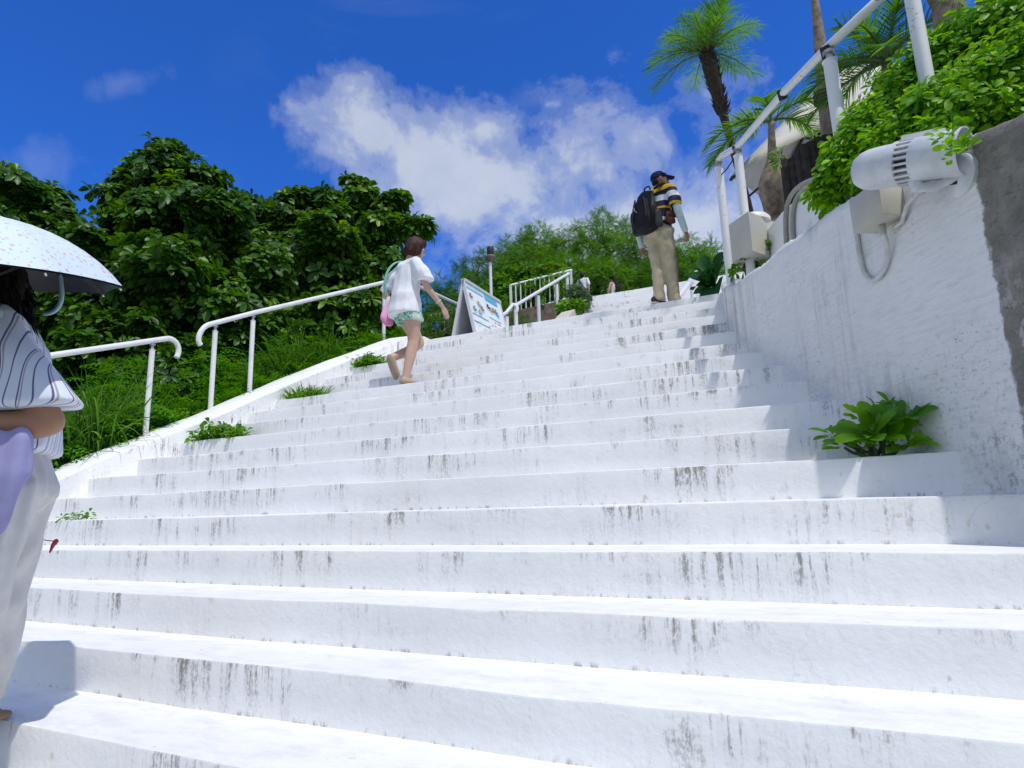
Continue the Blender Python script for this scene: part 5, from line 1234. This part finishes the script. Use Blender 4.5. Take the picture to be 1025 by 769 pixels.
# ------------------------------------------------------------------ man with the backpack
def man():
    b = step_pt(18, 664, 303.5); b = np.array([b[0], b[1]+.10, zs(18)])
    rz = facing((.46, .89)); t = thing('person', 'man in navy cap, striped shirt and khaki trousers at the landing edge', 'person', b, rz)
    B = Blob(); hd = Vector((.03, .06, 1.545)); HR = rotm(-.75, .02, 0)
    B.hull(((0, 0, .90), (.150, .11, .08)), ((0, .0, 1.02), (.140, .10, .06))); B.hull(((0, .0, 1.02), (.14, .10, .06)), ((0, .02, 1.22), (.165, .11, .08)), ((0, .02, 1.33), (.17, .10, .05)))
    B.hull(((0, .02, 1.33), (.17, .09, .05)), ((.165, .01, 1.36), .055), ((-.165, .01, 1.36), .055), ((0, .02, 1.40), (.07, .06, .04))); B.hull(((0, .025, 1.38), (.06, .06, .05)), ((.015, .045, 1.47), (.055, .058, .05)))
    head(B, hd, HR, 1.02)
    for s, ky in ((1, .10), (-1, .0)):
        fy = .16 if s > 0 else -.05
        B.chain([((s*.085, 0, .88), (.09, .10, .10)), ((s*.068, ky, .50), (.058, .065, .07)), ((s*.058, fy, .10), (.038, .042, .05))]); B.chain([((s*.058, fy-.02, .05), (.035, .045, .04)), ((s*.064, fy+.14, .03), (.04, .05, .025))])
    arm = lambda s, pts: B.chain(pts)
    B.chain([((.20, .01, 1.345), .055), ((.262, .0, 1.16), .046), ((.275, .01, 1.06), .040), ((.285, .10, .84), .030)]); hand(B, (.286, .105, .825), (.05, .30, -.95), (-1, 0, 0), 1, .9, 1.0)
    B.chain([((-.20, .01, 1.345), .055), ((-.25, -.05, 1.16), .046), ((-.262, -.07, 1.05), .040), ((-.262, -.01, .80), .030)]); hand(B, (-.262, -.005, .785), (.0, .15, -.98), (1, 0, 0), -1, .9, 1.0)
    body = B.build('body', SKIN_BROWN, t, .0095, 4); eyes(body, hd, HR, 1.02)
    # shirt: navy, white and yellow bands across chest and sleeves
    m, nt, b_ = new_mat('rugby_stripes'); oc = objco(nt); sp = N(nt, 'ShaderNodeSeparateXYZ'); L(nt, oc, sp.inputs[0])
    navy, yel, wh = (.012, .016, .055), (.78, .47, .015), (.78, .78, .80)
    z = math_n(nt, 'MULTIPLY', math_n(nt, 'SUBTRACT', sp.outputs[2], .85), 1/.6)
    st = [(0, navy), (.18, wh), (.27, navy), (.45, yel), (.495, navy), (.62, wh), (.74, navy), (.83, yel), (.99, yel)]
    L(nt, ramp(nt, z, st, 'CONSTANT'), b_.inputs['Base Color']); b_.inputs['Roughness'].default_value = .85
    B = Blob(); B.hull(((0, 0, .90), (.175, .135, .02)), ((0, 0, 1.05), (.172, .13, .05))); B.hull(((0, 0, 1.05), (.17, .13, .05)), ((0, .02, 1.22), (.185, .13, .06)), ((0, .02, 1.33), (.185, .11, .04)))
    B.hull(((0, .02, 1.33), (.185, .105, .04)), ((.185, .01, 1.365), .062), ((-.185, .01, 1.365), .062), ((0, .025, 1.43), (.075, .068, .02))); B.hull(((0, .025, 1.42), (.072, .068, .02)), ((.005, .028, 1.455), (.068, .066, .012)))
    for s, y2 in ((1, .0), (-1, -.045)): B.chain([((s*.20, .01, 1.35), .068), ((s*.255, y2*.7, 1.19), (.074, .082, .04)), ((s*.262, y2, 1.135), (.074, .084, .018))])
    B.build('shirt', m, t, .009, 4, folds(.004, 22, 7, 1.1))
    mint = fabric('mint_sleeve', (.52, .66, .64), .7)
    for pts in ([((.258, .0, 1.19), .050), ((.275, .01, 1.06), .046), ((.286, .10, .835), .036)], [((-.248, -.05, 1.19), .050), ((-.262, -.07, 1.05), .046), ((-.262, -.008, .80), .036)]):
        B = Blob(); B.chain(pts); B.build('arm_sleeve', mint, t, .008, 3)
    kh = fabric('khaki_cotton', (.50, .43, .29))
    B = Blob(); B.hull(((0, 0, 1.0), (.155, .118, .02)), ((0, -.01, .86), (.168, .14, .07)))
    B.chain([((.085, .0, .86), (.10, .12, .08)), ((.058, .06, .50), (.072, .082, .08)), ((.045, .10, .22), (.062, .074, .06)), ((.045, .13, .055), (.070, .086, .016))]); B.chain([((-.085, .0, .86), (.10, .12, .08)), ((-.056, -.0, .50), (.072, .082, .08)), ((-.045, -.03, .22), (.062, .074, .06)), ((-.045, -.04, .06), (.068, .084, .016))])
    B.build('trousers', kh, t, .0095, 3, folds(.009, 24, 9, 2.2, 1.4))
    sh = simple('dark_shoe', (.03, .027, .027), .6); so_ = simple('white_sole', (.6, .58, .52), .6)
    for s, fy in ((1, .16), (-1, -.05)):
        B = Blob(); B.chain([((s*.060, fy-.05, .055), (.045, .05, .04)), ((s*.065, fy+.10, .045), (.048, .06, .032)), ((s*.070, fy+.18, .035), (.040, .04, .024))]); q = B.build('shoe', sh, t, .007, 3)
        B = Blob(); B.chain([((s*.060, fy-.06, .012), (.048, .05, .012)), ((s*.067, fy+.10, .012), (.052, .07, .012)), ((s*.071, fy+.18, .012), (.042, .045, .012))]); B.build('sole', so_, q, .006, 2)
    P = lambda x, y, z: hd+HR @ Vector((x, y, z))
    cap_m = fabric('navy_twill', (.018, .026, .085)); B = Blob(); B.hull((P(0, -.012, .055), (.086, .102, .070), HR), (P(0, -.03, .03), (.086, .085, .04), HR)); B.hull((P(0, .07, .045), (.066, .03, .008), HR), (P(0, .155, .030), (.05, .025, .006), HR)); cp = B.build('cap', cap_m, t, .006, 2)
    em = simple('cap_patch', (.5, .52, .58), .7); m2 = MB(); m2.lathe([(0, 0), (.016, .001), (.015, .004), (0, .005)], P(.080, .035, .075), HR @ Vector((.85, .3, .35)), 12); m2.build('emblem', em, cp)
    B = Blob(); B.hull((P(0, -.06, -.01), (.074, .04, .035), HR), (P(0, -.045, -.05), (.060, .04, .02), HR)); B.build('hair', HAIR_BLACK, t, .007, 3)
    m2 = MB(); m2.tube([P(.078, .0, .01), P(.078, .075, .012)], .0025, 6); m2.tube([P(-.078, .0, .01), P(-.078, .075, .012)], .0025, 6)
    for q in (-1, 1): m2.lathe([(.022, -.001), (.024, 0), (.022, .001)], P(q*.032, .092, .004), HR @ Vector((0, 1, 0)), 16)
    m2.build('glasses', M_DARKMETAL, t)
    # backpack
    bp = thing('backpack', 'bulky black backpack worn by the man in the navy cap', 'backpack', b, rz); BS = .86
    bk = fabric('black_nylon', (.016, .016, .019), .55); gp = fabric('charcoal_nylon', (.045, .045, .05), .6)
    B = Blob(); B.hull(((-.03, -.16, 1.31), (.120, .05, .05)), ((-.03, -.195, 1.10), (.170, .080, .08)), ((-.03, -.18, .88), (.165, .080, .05))); main = B.build('main_sack', bk, bp, .010, 4, folds(.004, 14, 8, .3))
    B = Blob(); B.hull(((-.03, -.25, 1.19), (.10, .040, .06)), ((-.03, -.27, 1.0), (.130, .05, .08)), ((-.03, -.25, .90), (.12, .045, .04))); pk = B.build('front_pocket', bk, bp, .009, 3, folds(.004, 18, 10, 1.3))
    for s in (-1, 1):
        B = Blob(); B.hull(((-.03+s*.17, -.18, 1.02), (.032, .06, .05)), ((-.03+s*.165, -.17, .90), (.036, .065, .04))); B.build('side_pocket', gp, bp, .009, 3)
        m2 = MB(); pth = smooth_path([(s*.105, -.14, 1.36), (s*.115, -.06, 1.435), (s*.12, .05, 1.435), (s*.125, .135, 1.34), (s*.13, .14, 1.15), (s*.15, .05, 1.0), (s*.15, -.12, .93)], 2)
        for o_ in (-.018, 0, .018): m2.tube([(p[0]+o_, p[1], p[2]) for p in pth], .014, 8)
        m2.build('shoulder_strap', bk, bp, smooth=True)
        m2 = MB(); m2.tube(smooth_path([(s*.06-.03, -.285, 1.24), (s*.09-.03, -.300, 1.12), (s*.10-.03, -.315, .98)]), .010, 6); m2.build('compression_strap', gp, bp, smooth=True)
    m2 = MB(); m2.tube(smooth_path([(-.06, -.14, 1.375), (-.055, -.14, 1.425), (.02, -.14, 1.425), (.025, -.14, 1.375)]), .010, 8); m2.build('grab_handle', gp, bp, smooth=True)
    m2 = MB(); m2.tube([(-.05, -.318, 1.06), (-.09, -.312, 1.10), (-.11, -.295, 1.16)], .006, 6); m2.build('zip', M_GALV, bp)
    m2 = MB(); m2.tube(smooth_path([(-.20, -.18, 1.17), (-.235, -.19, 1.16), (-.245, -.19, 1.10), (-.243, -.19, 1.05)]), .008, 6); m2.build('loose_strap', bk, bp, smooth=True)
    pm = fabric('brown_leather', (.12, .045, .03), .5); w3 = thing('hip_pouch', 'small brown pouch at the right hip of the man with the backpack', 'pouch', b, rz)
    B = Blob(); B.hull(((.185, -.02, 1.03), (.035, .075, .04)), ((.19, -.02, .95), (.04, .08, .03))); B.build('pouch_body', pm, w3, .007, 3); m2 = MB(); m2.box((.222, -.02, 1.02), (.012, .14, .05), bev=.004); m2.build('flap', pm, w3)
man()

# ------------------------------------------------------------------ two people far up by the trees
def far_person(px, py, Y, face, label, kind):
    d = atY(px, py, Y); b = np.array([d[0], d[1], PLAT_Z+.002]); t = thing('person', label, 'person', b, facing(face))
    ztop = d[2]-b[2]; s = ztop/1.62
    q = lambda *a: tuple(v*s for v in a)
    B = Blob(); hd = Vector(q(0, .01, 1.50)); HR = rotm(0, -.05, 0)
    B.hull((q(0, 0, .90), q(.14, .10, .08)), (q(0, 0, 1.05), q(.12, .09, .06))); B.hull((q(0, 0, 1.05), q(.12, .09, .06)), (q(0, 0, 1.30), q(.14, .085, .05)))
    B.hull((q(0, 0, 1.30), q(.14, .08, .04)), (q(.15, 0, 1.32), .045*s), (q(-.15, 0, 1.32), .045*s), (q(0, 0, 1.37), q(.05, .05, .03))); B.hull((q(0, 0, 1.34), .05*s), (q(0, .01, 1.43), .048*s)); head(B, hd, HR, s)
    for sd in (-1, 1):
        B.chain([(q(sd*.08, 0, .88), .088*s), (q(sd*.08, .02, .48), .055*s), (q(sd*.08, -.02, .09), .036*s)]); B.chain([(q(sd*.08, -.03, .05), .036*s), (q(sd*.085, .11, .03), q(.038, .05, .024))])
        e = .12 if kind == 'dress' else -.02
        B.chain([(q(sd*.175, 0, 1.31), .043*s), (q(sd*.22, e*.4, 1.08), .035*s), (q(sd*.22, e, .84), .026*s)]); hand(B, q(sd*.22, e, .82), (0, .2, -1), (-sd, 0, 0), sd, .5, s)
    bd = B.build('body', SKIN_LIGHT, t, .014, 3); eyes(bd, hd, HR, s)
    P = lambda x, y, z: hd+HR @ Vector((x*s, y*s, z*s))
    B = Blob(); B.hull((P(0, -.02, .035), q(.088, .10, .09)), (P(0, -.05, -.03), q(.085, .07, .06)))
    if kind == 'dress': B.hull((P(0, -.07, -.02), q(.07, .05, .06)), (P(0, -.10, -.26), q(.05, .035, .06)))
    B.build('hair', HAIR_BLACK, t, .012, 3)
    if kind == 'dress':
        dm = fabric('pale_cotton', (.74, .66, .60)); B = Blob(); B.hull((q(0, 0, 1.28), q(.135, .10, .03)), (q(0, 0, 1.0), q(.135, .105, .05))); B.hull((q(0, 0, 1.0), q(.135, .105, .05)), (q(0, 0, .42), q(.27, .25, .02))); B.build('dress', dm, t, .013, 3, vfolds(.008, 24, 1.0))
        cm = fabric('black_cap_cotton', (.012, .012, .014)); B = Blob(); B.hull((P(0, -.012, .06), q(.094, .108, .07)), (P(0, -.02, .03), q(.094, .10, .03))); B.hull((P(0, .08, .04), q(.06, .03, .008)), (P(0, .15, .025), q(.045, .025, .006))); B.build('cap', cm, t, .01, 2)
        bg_ = thing('shoulder_bag', 'dark bag on the back of the far woman in the pale dress', 'bag', b, facing(face)); B = Blob(); B.hull((q(.0, -.17, 1.16), q(.13, .06, .05)), (q(.0, -.19, .86), q(.16, .08, .05))); B.build('bag_body', cm, bg_, .012, 3); m2 = MB(); m2.tube(smooth_path([q(.05, -.16, 1.18), q(.09, -.08, 1.36), q(.09, .08, 1.30), q(.08, .11, 1.12)]), .014*s, 6); m2.build('strap', cm, bg_)
    else:
        wm = fabric('white_shirt', (.78, .78, .79)); B = Blob(); B.hull((q(0, 0, .84), q(.17, .13, .02)), (q(0, 0, 1.05), q(.16, .12, .05))); B.hull((q(0, 0, 1.05), q(.16, .12, .05)), (q(0, 0, 1.31), q(.165, .10, .04))); B.hull((q(0, 0, 1.31), q(.165, .10, .04)), (q(.165, 0, 1.32), .056*s), (q(-.165, 0, 1.32), .056*s), (q(0, 0, 1.385), q(.06, .055, .015)))
        for sd in (-1, 1): B.chain([(q(sd*.175, 0, 1.32), .058*s), (q(sd*.22, 0, 1.12), q(.062, .066, .03))])
        B.build('shirt', wm, t, .012, 3, folds(.005, 20, 7, .2)); tm = fabric('navy_trousers', (.03, .035, .06)); B = Blob(); B.hull((q(0, 0, .98), q(.15, .11, .02)), (q(0, 0, .84), q(.16, .13, .06)))
        for sd in (-1, 1): B.chain([(q(sd*.08, 0, .84), q(.095, .115, .07)), (q(sd*.08, .02, .46), .078*s), (q(sd*.08, -.02, .06), q(.07, .08, .015))])
        B.build('trousers', tm, t, .013, 3)
        bg_ = thing('sling_strap_bag', 'dark sling bag with a diagonal strap on the far person in white', 'bag', b, facing(face)); m2 = MB(); m2.tube(smooth_path([q(-.13, -.10, 1.36), q(-.03, -.135, 1.22), q(.10, -.145, 1.02), q(.17, -.08, .92)]), .022*s, 6); m2.build('strap', fabric('navy_webbing', (.03, .035, .07)), bg_); B = Blob(); B.hull((q(.20, -.02, .92), q(.04, .09, .06)), (q(.20, -.02, .82), q(.045, .10, .05))); B.build('bag_body', fabric('navy_canvas', (.03, .035, .07)), bg_, .012, 2)
far_person(583, 272.5, 15.6, (.25, .97), 'far person in white shirt with a dark diagonal strap beyond the grey-green shrub', 'shirt')
far_person(613.5, 276.5, 16.4, (-.92, .38), 'far woman in a pale dress and black cap at the head of the upper flight', 'dress')

# ------------------------------------------------------------------ woman with the umbrella, cut by the left edge
def lady():
    dpt = 2.10; f0 = atD(-11, 505, dpt); b = np.array([f0[0], f0[1], zs(0)])
    fw = -_R*1.0; fw[2] = 0; fw = fw/np.linalg.norm(fw); vw = np.array([_f[0], _f[1], 0]); fw = np.array([-.66, -.75, 0]); rz = facing(fw)
    t = thing('person', 'woman in striped blouse and wide white trousers under the flowered umbrella', 'person', b, rz)
    # local: +Y faces picture-left, -X is towards the viewer (her left side)
    t.scale = (1.12,)*3
    LEGS = ((1, .03, .22, .152), (-1, .08, -.09, 0))
    B = Blob(); hd = Vector((0, .10, 1.51)); HR = rotm(0, -.18, 0)
    B.hull(((0, 0, .90), (.16, .12, .08)), ((0, .0, 1.03), (.14, .105, .06))); B.hull(((0, .0, 1.03), (.14, .105, .06)), ((0, .01, 1.20), (.155, .115, .08)), ((0, .01, 1.31), (.155, .095, .05)))
    B.hull(((0, .01, 1.31), (.155, .09, .05)), ((.155, .0, 1.33), .05), ((-.155, .0, 1.33), .05), ((0, .015, 1.375), (.06, .055, .04))); B.hull(((0, .02, 1.35), (.052, .055, .05)), ((0, .075, 1.45), (.048, .052, .05)))
    head(B, hd, HR, 1.0)
    for s, fy, fx, zf in LEGS:
        B.chain([((s*.09, 0, .88), (.10, .11, .10)), ((fx*.6, fy*.4+.03, .50+zf*.4), (.060, .066, .07)), ((fx, fy, .10+zf), (.036, .040, .05))]); B.chain([((fx, fy-.02, .05+zf), (.035, .045, .035)), ((fx, fy+.14, .03+zf), (.04, .05, .02))])
    # left arm (near side): elbow back, forearm forward
    B.chain([((-.185, .0, 1.31), .052), ((-.225, -.11, 1.15), (.046, .048, .05)), ((-.235, -.175, 1.05), (.038, .042, .042)), ((-.236, -.15, 1.04), (.038, .040, .041)), ((-.225, .0, 1.04), (.039, .041, .039)), ((-.20, .16, 1.075), .033), ((-.185, .20, 1.09), (.028, .030, .026))])
    hand(B, (-.182, .215, 1.093), (.25, .95, .12), (.7, -.2, -.5), -1, .7, .95)
    # right arm raises the umbrella shaft in front of the chest
    B.chain([((.185, .0, 1.31), .052), ((.225, .06, 1.14), .043), ((.215, .12, 1.05), .040), ((.12, .25, 1.20), .029)]); hand(B, (.112, .258, 1.213), (-.45, .35, .7), (-.6, -.5, .2), 1, 1.25, .95)
    body = B.build('body', SKIN_TAN, t, .0065, 6); eyes(body, hd, HR)
    P = lambda x, y, z: hd+HR @ Vector((x, y, z))
    B = Blob(); B.hull((P(0, -.025, .04), (.090, .106, .094)), (P(0, -.045, -.03), (.095, .088, .085))); B.hull((P(0, -.045, -.02), (.095, .086, .08)), (P(.0, -.06, -.13), (.088, .062, .045)))
    for s in (-1, 1): B.hull((P(s*.074, .015, .02), (.028, .05, .06)), (P(s*.084, -.01, -.125), (.024, .06, .04)))
    B.hull((P(0, .066, .068), (.06, .03, .03)), (P(0, .03, .095), (.06, .05, .03)))
    hr = B.build('hair', HAIR_DARK, t, .007, 4, folds(.0030, 6, 55, .5, .3)); pd = []
    for _ in range(340):
        a = rng.uniform(-2.5, 2.5); x, y = .094*math.sin(a), -.045-.082*math.cos(a); pd.append((np.array(P(x, y, rng.uniform(-.13, .02))), np.array(HR @ Vector((x*2.0, (y+.05)*2.0, -1)))+rng.normal(0, .2, 3)))
    strands(hr, pd, .065, HAIR_DARK, .006, .05)
    # blouse with fine dark stripes
    def stripes(nm, cx, cy, rr):
     m, nt, b_ = new_mat(nm); oc = objco(nt); sp = N(nt, 'ShaderNodeSeparateXYZ'); L(nt, oc, sp.inputs[0])
     wob_ = noise(nt, oc, 3.5, 2)
     ang = math_n(nt, 'ARCTAN2', math_n(nt, 'SUBTRACT', sp.outputs[0], cx-.0001), math_n(nt, 'SUBTRACT', sp.outputs[1], cy))
     if nm == 'striped_sleeve' and cx < 0:
         tz = N(nt, 'ShaderNodeMapRange', i_1=1.14, i_2=1.27, i_3=0.0, i_4=1.0, interpolation_type='SMOOTHSTEP'); L(nt, sp.outputs[2], tz.inputs[0])
         pln = math_n(nt, 'ADD', math_n(nt, 'DIVIDE', math_n(nt, 'SUBTRACT', sp.outputs[1], cy), rr), -1.5708)
         ang = math_n(nt, 'ADD', math_n(nt, 'MULTIPLY', ang, math_n(nt, 'SUBTRACT', 1.0, tz.outputs[0])), math_n(nt, 'MULTIPLY', pln, tz.outputs[0]))
     co = math_n(nt, 'ADD', math_n(nt, 'MULTIPLY', ang, rr), math_n(nt, 'ADD', math_n(nt, 'MULTIPLY', wob_, .035), math_n(nt, 'MULTIPLY', sp.outputs[2], .05)))
     fr = math_n(nt, 'FRACT', math_n(nt, 'MULTIPLY', co, 26)); fr2 = math_n(nt, 'FRACT', math_n(nt, 'ADD', math_n(nt, 'MULTIPLY', co, 13), .35))
     l1 = ramp(nt, fr, [(.42, 0.0), (.46, 1.0), (.54, 1.0), (.58, 0.0)]); l2 = ramp(nt, fr2, [(.46, 0.0), (.47, 1.0), (.52, 1.0), (.53, 0.0)])
     c_ = mixc(nt, math_n(nt, 'MULTIPLY', l1, .9), (.68, .72, .80), (.035, .045, .16)); c_ = mixc(nt, math_n(nt, 'MULTIPLY', l2, .6), c_, (.20, .10, .13))
     L(nt, c_, b_.inputs['Base Color']); b_.inputs['Roughness'].default_value = .8; bump(nt, b_, noise(nt, oc, 300, 3), .15, .003)
     return m
    B = Blob(); B.hull(*[((sx*.11, sy, .985), (.07, .06, .018)) for sx in (-1, 1) for sy in (-.090, .09)], ((0, -.015, 1.08), (.178, .150, .05))); B.hull(((0, -.015, 1.08), (.178, .15, .05)), ((0, .01, 1.20), (.175, .135, .06)), ((0, .01, 1.31), (.172, .110, .04)))
    B.hull(((0, .01, 1.31), (.172, .105, .04)), ((.175, 0, 1.335), .058), ((-.175, 0, 1.335), .058), ((0, .01, 1.40), (.072, .066, .018)))
    bl = B.build('blouse', stripes('striped_blouse', 0, 0, .17), t, .0075, 3, folds(.0075, 15, 12, .9, .5))
    B = Blob(); B.hull(((-.17, .0, 1.335), .070), ((-.215, -.05, 1.24), (.075, .10, .05))); B.hull(((-.215, -.05, 1.24), (.075, .10, .05)), *[((-.245+sx, sy-.095, 1.085+.02*(sy < 0)), (.03, .035, .012)) for sx in (-.055, .055) for sy in (-.118, .085)])
    B.build('sleeve', stripes('striped_sleeve', -.24, -.10, .12), t, .0065, 3, folds(.0060, 13, 16, 2.9, .4))
    B = Blob(); B.chain([((.17, 0, 1.335), .068), ((.225, .045, 1.20), (.080, .095, .05)), ((.245, .07, 1.12), (.085, .10, .025))]); B.build('sleeve', stripes('striped_sleeve', .235, .05, .10), t, .0075, 3, folds(.005, 15, 12, 1.9, .5))
    tr_m = fabric('white_linen', (.66, .65, .63))
    B = Blob(); B.hull(((0, 0, 1.0), (.155, .120, .02)), ((0, -.01, .86), (.180, .155, .07)))
    B.chain([((-.09, .0, .86), (.112, .15, .08)), ((-.10, .03, .52), (.110, .120, .08)), ((-.10, .08, .04), (.110, .118, .02))]); B.chain([((.09, -.01, .86), (.112, .14, .08)), ((.13, .02, .56), (.110, .115, .08)), ((.21, .05, .22), (.105, .11, .02))])
    trs = B.build('trousers', tr_m, t, .0085, 3, lambda c: vfolds(.007, 26, 1.7)(c)+folds(.004, 17, 8, .9, 1.5)(c))
    m2 = MB(); m2.tube([(-.183, -.075, .95), (-.19, -.03, .90), (-.188, .03, .86)], .004, 6); m2.build('pocket_seam', tr_m, trs, smooth=True)
    m2 = MB(); m2.lathe([(.007, 0), (.006, .003), (0, .004)], (-.178, -.105, .93), (-1, -.3, 0), 12); m2.build('button', M_GALV, trs)
    sd_m = fabric('tan_leather', (.34, .24, .15), .6)
    for s, fy, fx, zf in LEGS:
        B = Blob(); B.chain([((fx, fy-.06, .015+zf), (.042, .045, .013)), ((fx, fy+.16, .014+zf), (.046, .06, .012))]); B.hull(((fx, fy-.03, .05+zf), (.040, .018, .03)), ((fx, fy-.045, .03+zf), (.040, .02, .02))); B.build('sandal', sd_m, t, .006, 3)
    # lavender wrap over the forearm
    lv = fabric('lavender_cloth', (.33, .32, .56)); B = Blob(); B.hull(((-.26, -.06, 1.00), (.04, .05, .02)), ((-.27, -.05, .91), (.035, .07, .04)), ((-.25, .0, .76), (.03, .06, .05))); B.hull(((-.255, .05, 1.02), (.045, .07, .02)), ((-.27, .05, .92), (.035, .09, .05)), ((-.26, .10, .66), (.03, .08, .05)))
    wb = np.array(b)-fw*.05; wr = thing('wrap', 'lavender cloth hanging over the forearm of the woman with the umbrella', 'cloth', wb, rz); wr.scale = (1.12,)*3; B.build('drape', lv, wr, .007, 5, vfolds(.007, 40, .3))
    # umbrella
    ap = atD(-30, 212, 2.0); rad = .56
    axis = np.array([.10*fw[0]-vw[0]*.16, .10*fw[1]-vw[1]*.16, 1.0]); 
    u = thing('umbrella', 'pale umbrella with tiny pink flowers and dark lining at the left edge', 'umbrella', ap)
    # canopy: eight gores; axis tilted a little so the lit top faces the viewer
    nseg = 8; view = ap-EYE; view[2] = 0; view = view/np.linalg.norm(view); xr = np.cross(view, (0, 0, 1.))
    A0 = unit((np.array([0, 0, 1.])-view*.20-xr*.10)[None])[0]; e1 = unit((xr-A0*(xr@A0))[None])[0]; e2 = np.cross(A0, e1)
    h = .206; Rr = .43; ph0 = math.radians(-22.5)
    def can(scale=1.0, drop=0.0):
        vs = [(0, 0, 0)]; fs = []; nr, sub = 9, 6; n = nseg*sub
        for i in range(1, nr+1):
            q = i/nr
            for j in range(n):
                a = ph0+2*math.pi*j/n; f_ = (j % sub)/sub; sag = (1-4*(f_-.5)**2)
                r = Rr*math.sin(q*1.0)/math.sin(1.0)*(1-.076*sag*q); z = -h*((1-math.cos(q*1.0))/(1-math.cos(1.0))) - .020*sag*q*(1-q) + .004*sag*q**3
                vs.append(e1*r*math.cos(a)*scale+e2*r*math.sin(a)*scale+A0*(z-drop))
        for j in range(n): fs.append((0, 1+j, 1+(j+1) % n))
        for i in range(nr-1):
            for j in range(n): fs.append((1+i*n+j, 1+(i+1)*n+j, 1+(i+1)*n+(j+1) % n, 1+i*n+(j+1) % n))
        return vs, fs
    m, nt, b_ = new_mat('flowered_canopy'); oc = objco(nt)
    v1 = N(nt, 'ShaderNodeTexVoronoi', i_Scale=44, i_Randomness=1.0); L(nt, oc, v1.inputs['Vector']); v2 = N(nt, 'ShaderNodeTexVoronoi', i_Scale=62, i_Randomness=1.0); L(nt, scaled(nt, oc, (1.1, .9, 1)), v2.inputs['Vector'])
    ed = noise(nt, oc, 90, 3)
    f1 = ramp(nt, math_n(nt, 'ADD', v1.outputs['Distance'], math_n(nt, 'MULTIPLY', ed, .3)), [(.40, 1.0), (.47, 0.0)]); f2 = ramp(nt, math_n(nt, 'ADD', v2.outputs['Distance'], math_n(nt, 'MULTIPLY', ed, .35)), [(.36, 1.0), (.43, 0.0)])
    sel = ramp(nt, v1.outputs['Color'], [(.35, 0.0), (.45, 1.0)])
    c_ = mixc(nt, math_n(nt, 'MULTIPLY', f2, .55), (.66, .76, .80), (.26, .40, .40)); c_ = mixc(nt, math_n(nt, 'MULTIPLY', math_n(nt, 'MULTIPLY', f1, sel), .75), c_, (.66, .36, .38)); L(nt, c_, b_.inputs['Base Color']); b_.inputs['Roughness'].default_value = .65
    bump(nt, b_, noise(nt, oc, 12, 3), .15, .01)
    q = MB(); vs_, fs_ = can(); q.add(vs_, fs_); cn = q.build('canopy', m, u, smooth=True)
    q = MB(); vs_, fs_ = can(.995, .006); q.add(vs_, fs_); q.build('lining', simple('dark_lining', (.010, .010, .016), .45, .1, 20), cn, smooth=True)
    tipm = simple('white_tip', (.7, .72, .72), .4)
    q = MB(); q.lathe([(.007, -.02), (.008, .03), (.004, .045)], (0, 0, 0), A0, 12); q.build('ferrule', tipm, u, smooth=True)
    for j in range(nseg):
        a = ph0+2*math.pi*j/nseg; pts = []
        for i in range(1, 8):
            s_ = i/7; r = Rr*math.sin(s_*1.0)/math.sin(1.0)*.985; z = -h*((1-math.cos(s_*1.0))/(1-math.cos(1.0)))-.011; pts.append(e1*r*math.cos(a)+e2*r*math.sin(a)+A0*z)
        q = MB(); q.tube(pts, .0022, 5); rb = q.build('rib', M_DARKMETAL, u, smooth=True)
        q = MB(); q.tube([pts[3], A0*-.24], .002, 5); q.build('strut', M_DARKMETAL, rb)
        q = MB(); tp = pts[-1]; dd = unit((pts[-1]-pts[-2])[None])[0]; q.tube([tp-dd*.004, tp+dd*.007], [.0035, .003], 8); q.build('tip', tipm, rb, smooth=True)
    Mw = Matrix.Rotation(rz, 3, 'Z'); hw = np.array(Mw @ (Vector((.07, .30, 1.25))*1.12))+b-ap
    q = MB(); q.tube([A0*0, A0*-.30, hw+np.array([0, 0, .0])], .006, 10); q.build('shaft', M_GALV, u, smooth=True)
    q = MB(); dn = unit((hw+A0*.30)[None])[0]; q.tube([hw-dn*.05, hw+dn*.06, hw+dn*.10], [.012, .013, .009], 12); q.build('grip', tipm, u, smooth=True)
    # pale curved loop hanging under the rim behind her head
    hk = thing('crook_handle', 'pale blue curved crook handle hanging below the umbrella rim', 'handle', atD(60, 288, dpt+.25)); o_ = np.array(hk.location)
    q = MB(); pth = smooth_path([atD(x, y, dpt+.25)-o_ for x, y in ((60, 275), (61.5, 288), (62, 297), (60, 305), (56, 310.5), (50, 313.5), (44, 314))], 2); q.tube(pth, .0085, 10); q.build('crook', simple('pale_blue_plastic', (.28, .44, .50), .3, .05), hk, smooth=True)
    # red tassel
    tq = atD(53, 545, dpt+.35); ts = thing('tassel', 'small red tassel showing beside the white trousers', 'tassel', tq)
    B = Blob(); B.hull((atD(56, 542, dpt+.35)-tq, .010), (atD(53, 546, dpt+.35)-tq, .008)); B.hull((atD(53, 546, dpt+.35)-tq, .008), (atD(50, 553, dpt+.35)-tq, .004)); B.build('knot', simple('red_cord', (.42, .03, .05), .6), ts, .003, 2)
    q = MB(); q.tube([atD(56, 542, dpt+.35)-tq, atD(46, 541, dpt+.33)-tq, atD(34, 538, dpt+.25)-tq], .002, 5); q.build('cord', simple('red_cord', (.42, .03, .05), .6), ts)
lady()
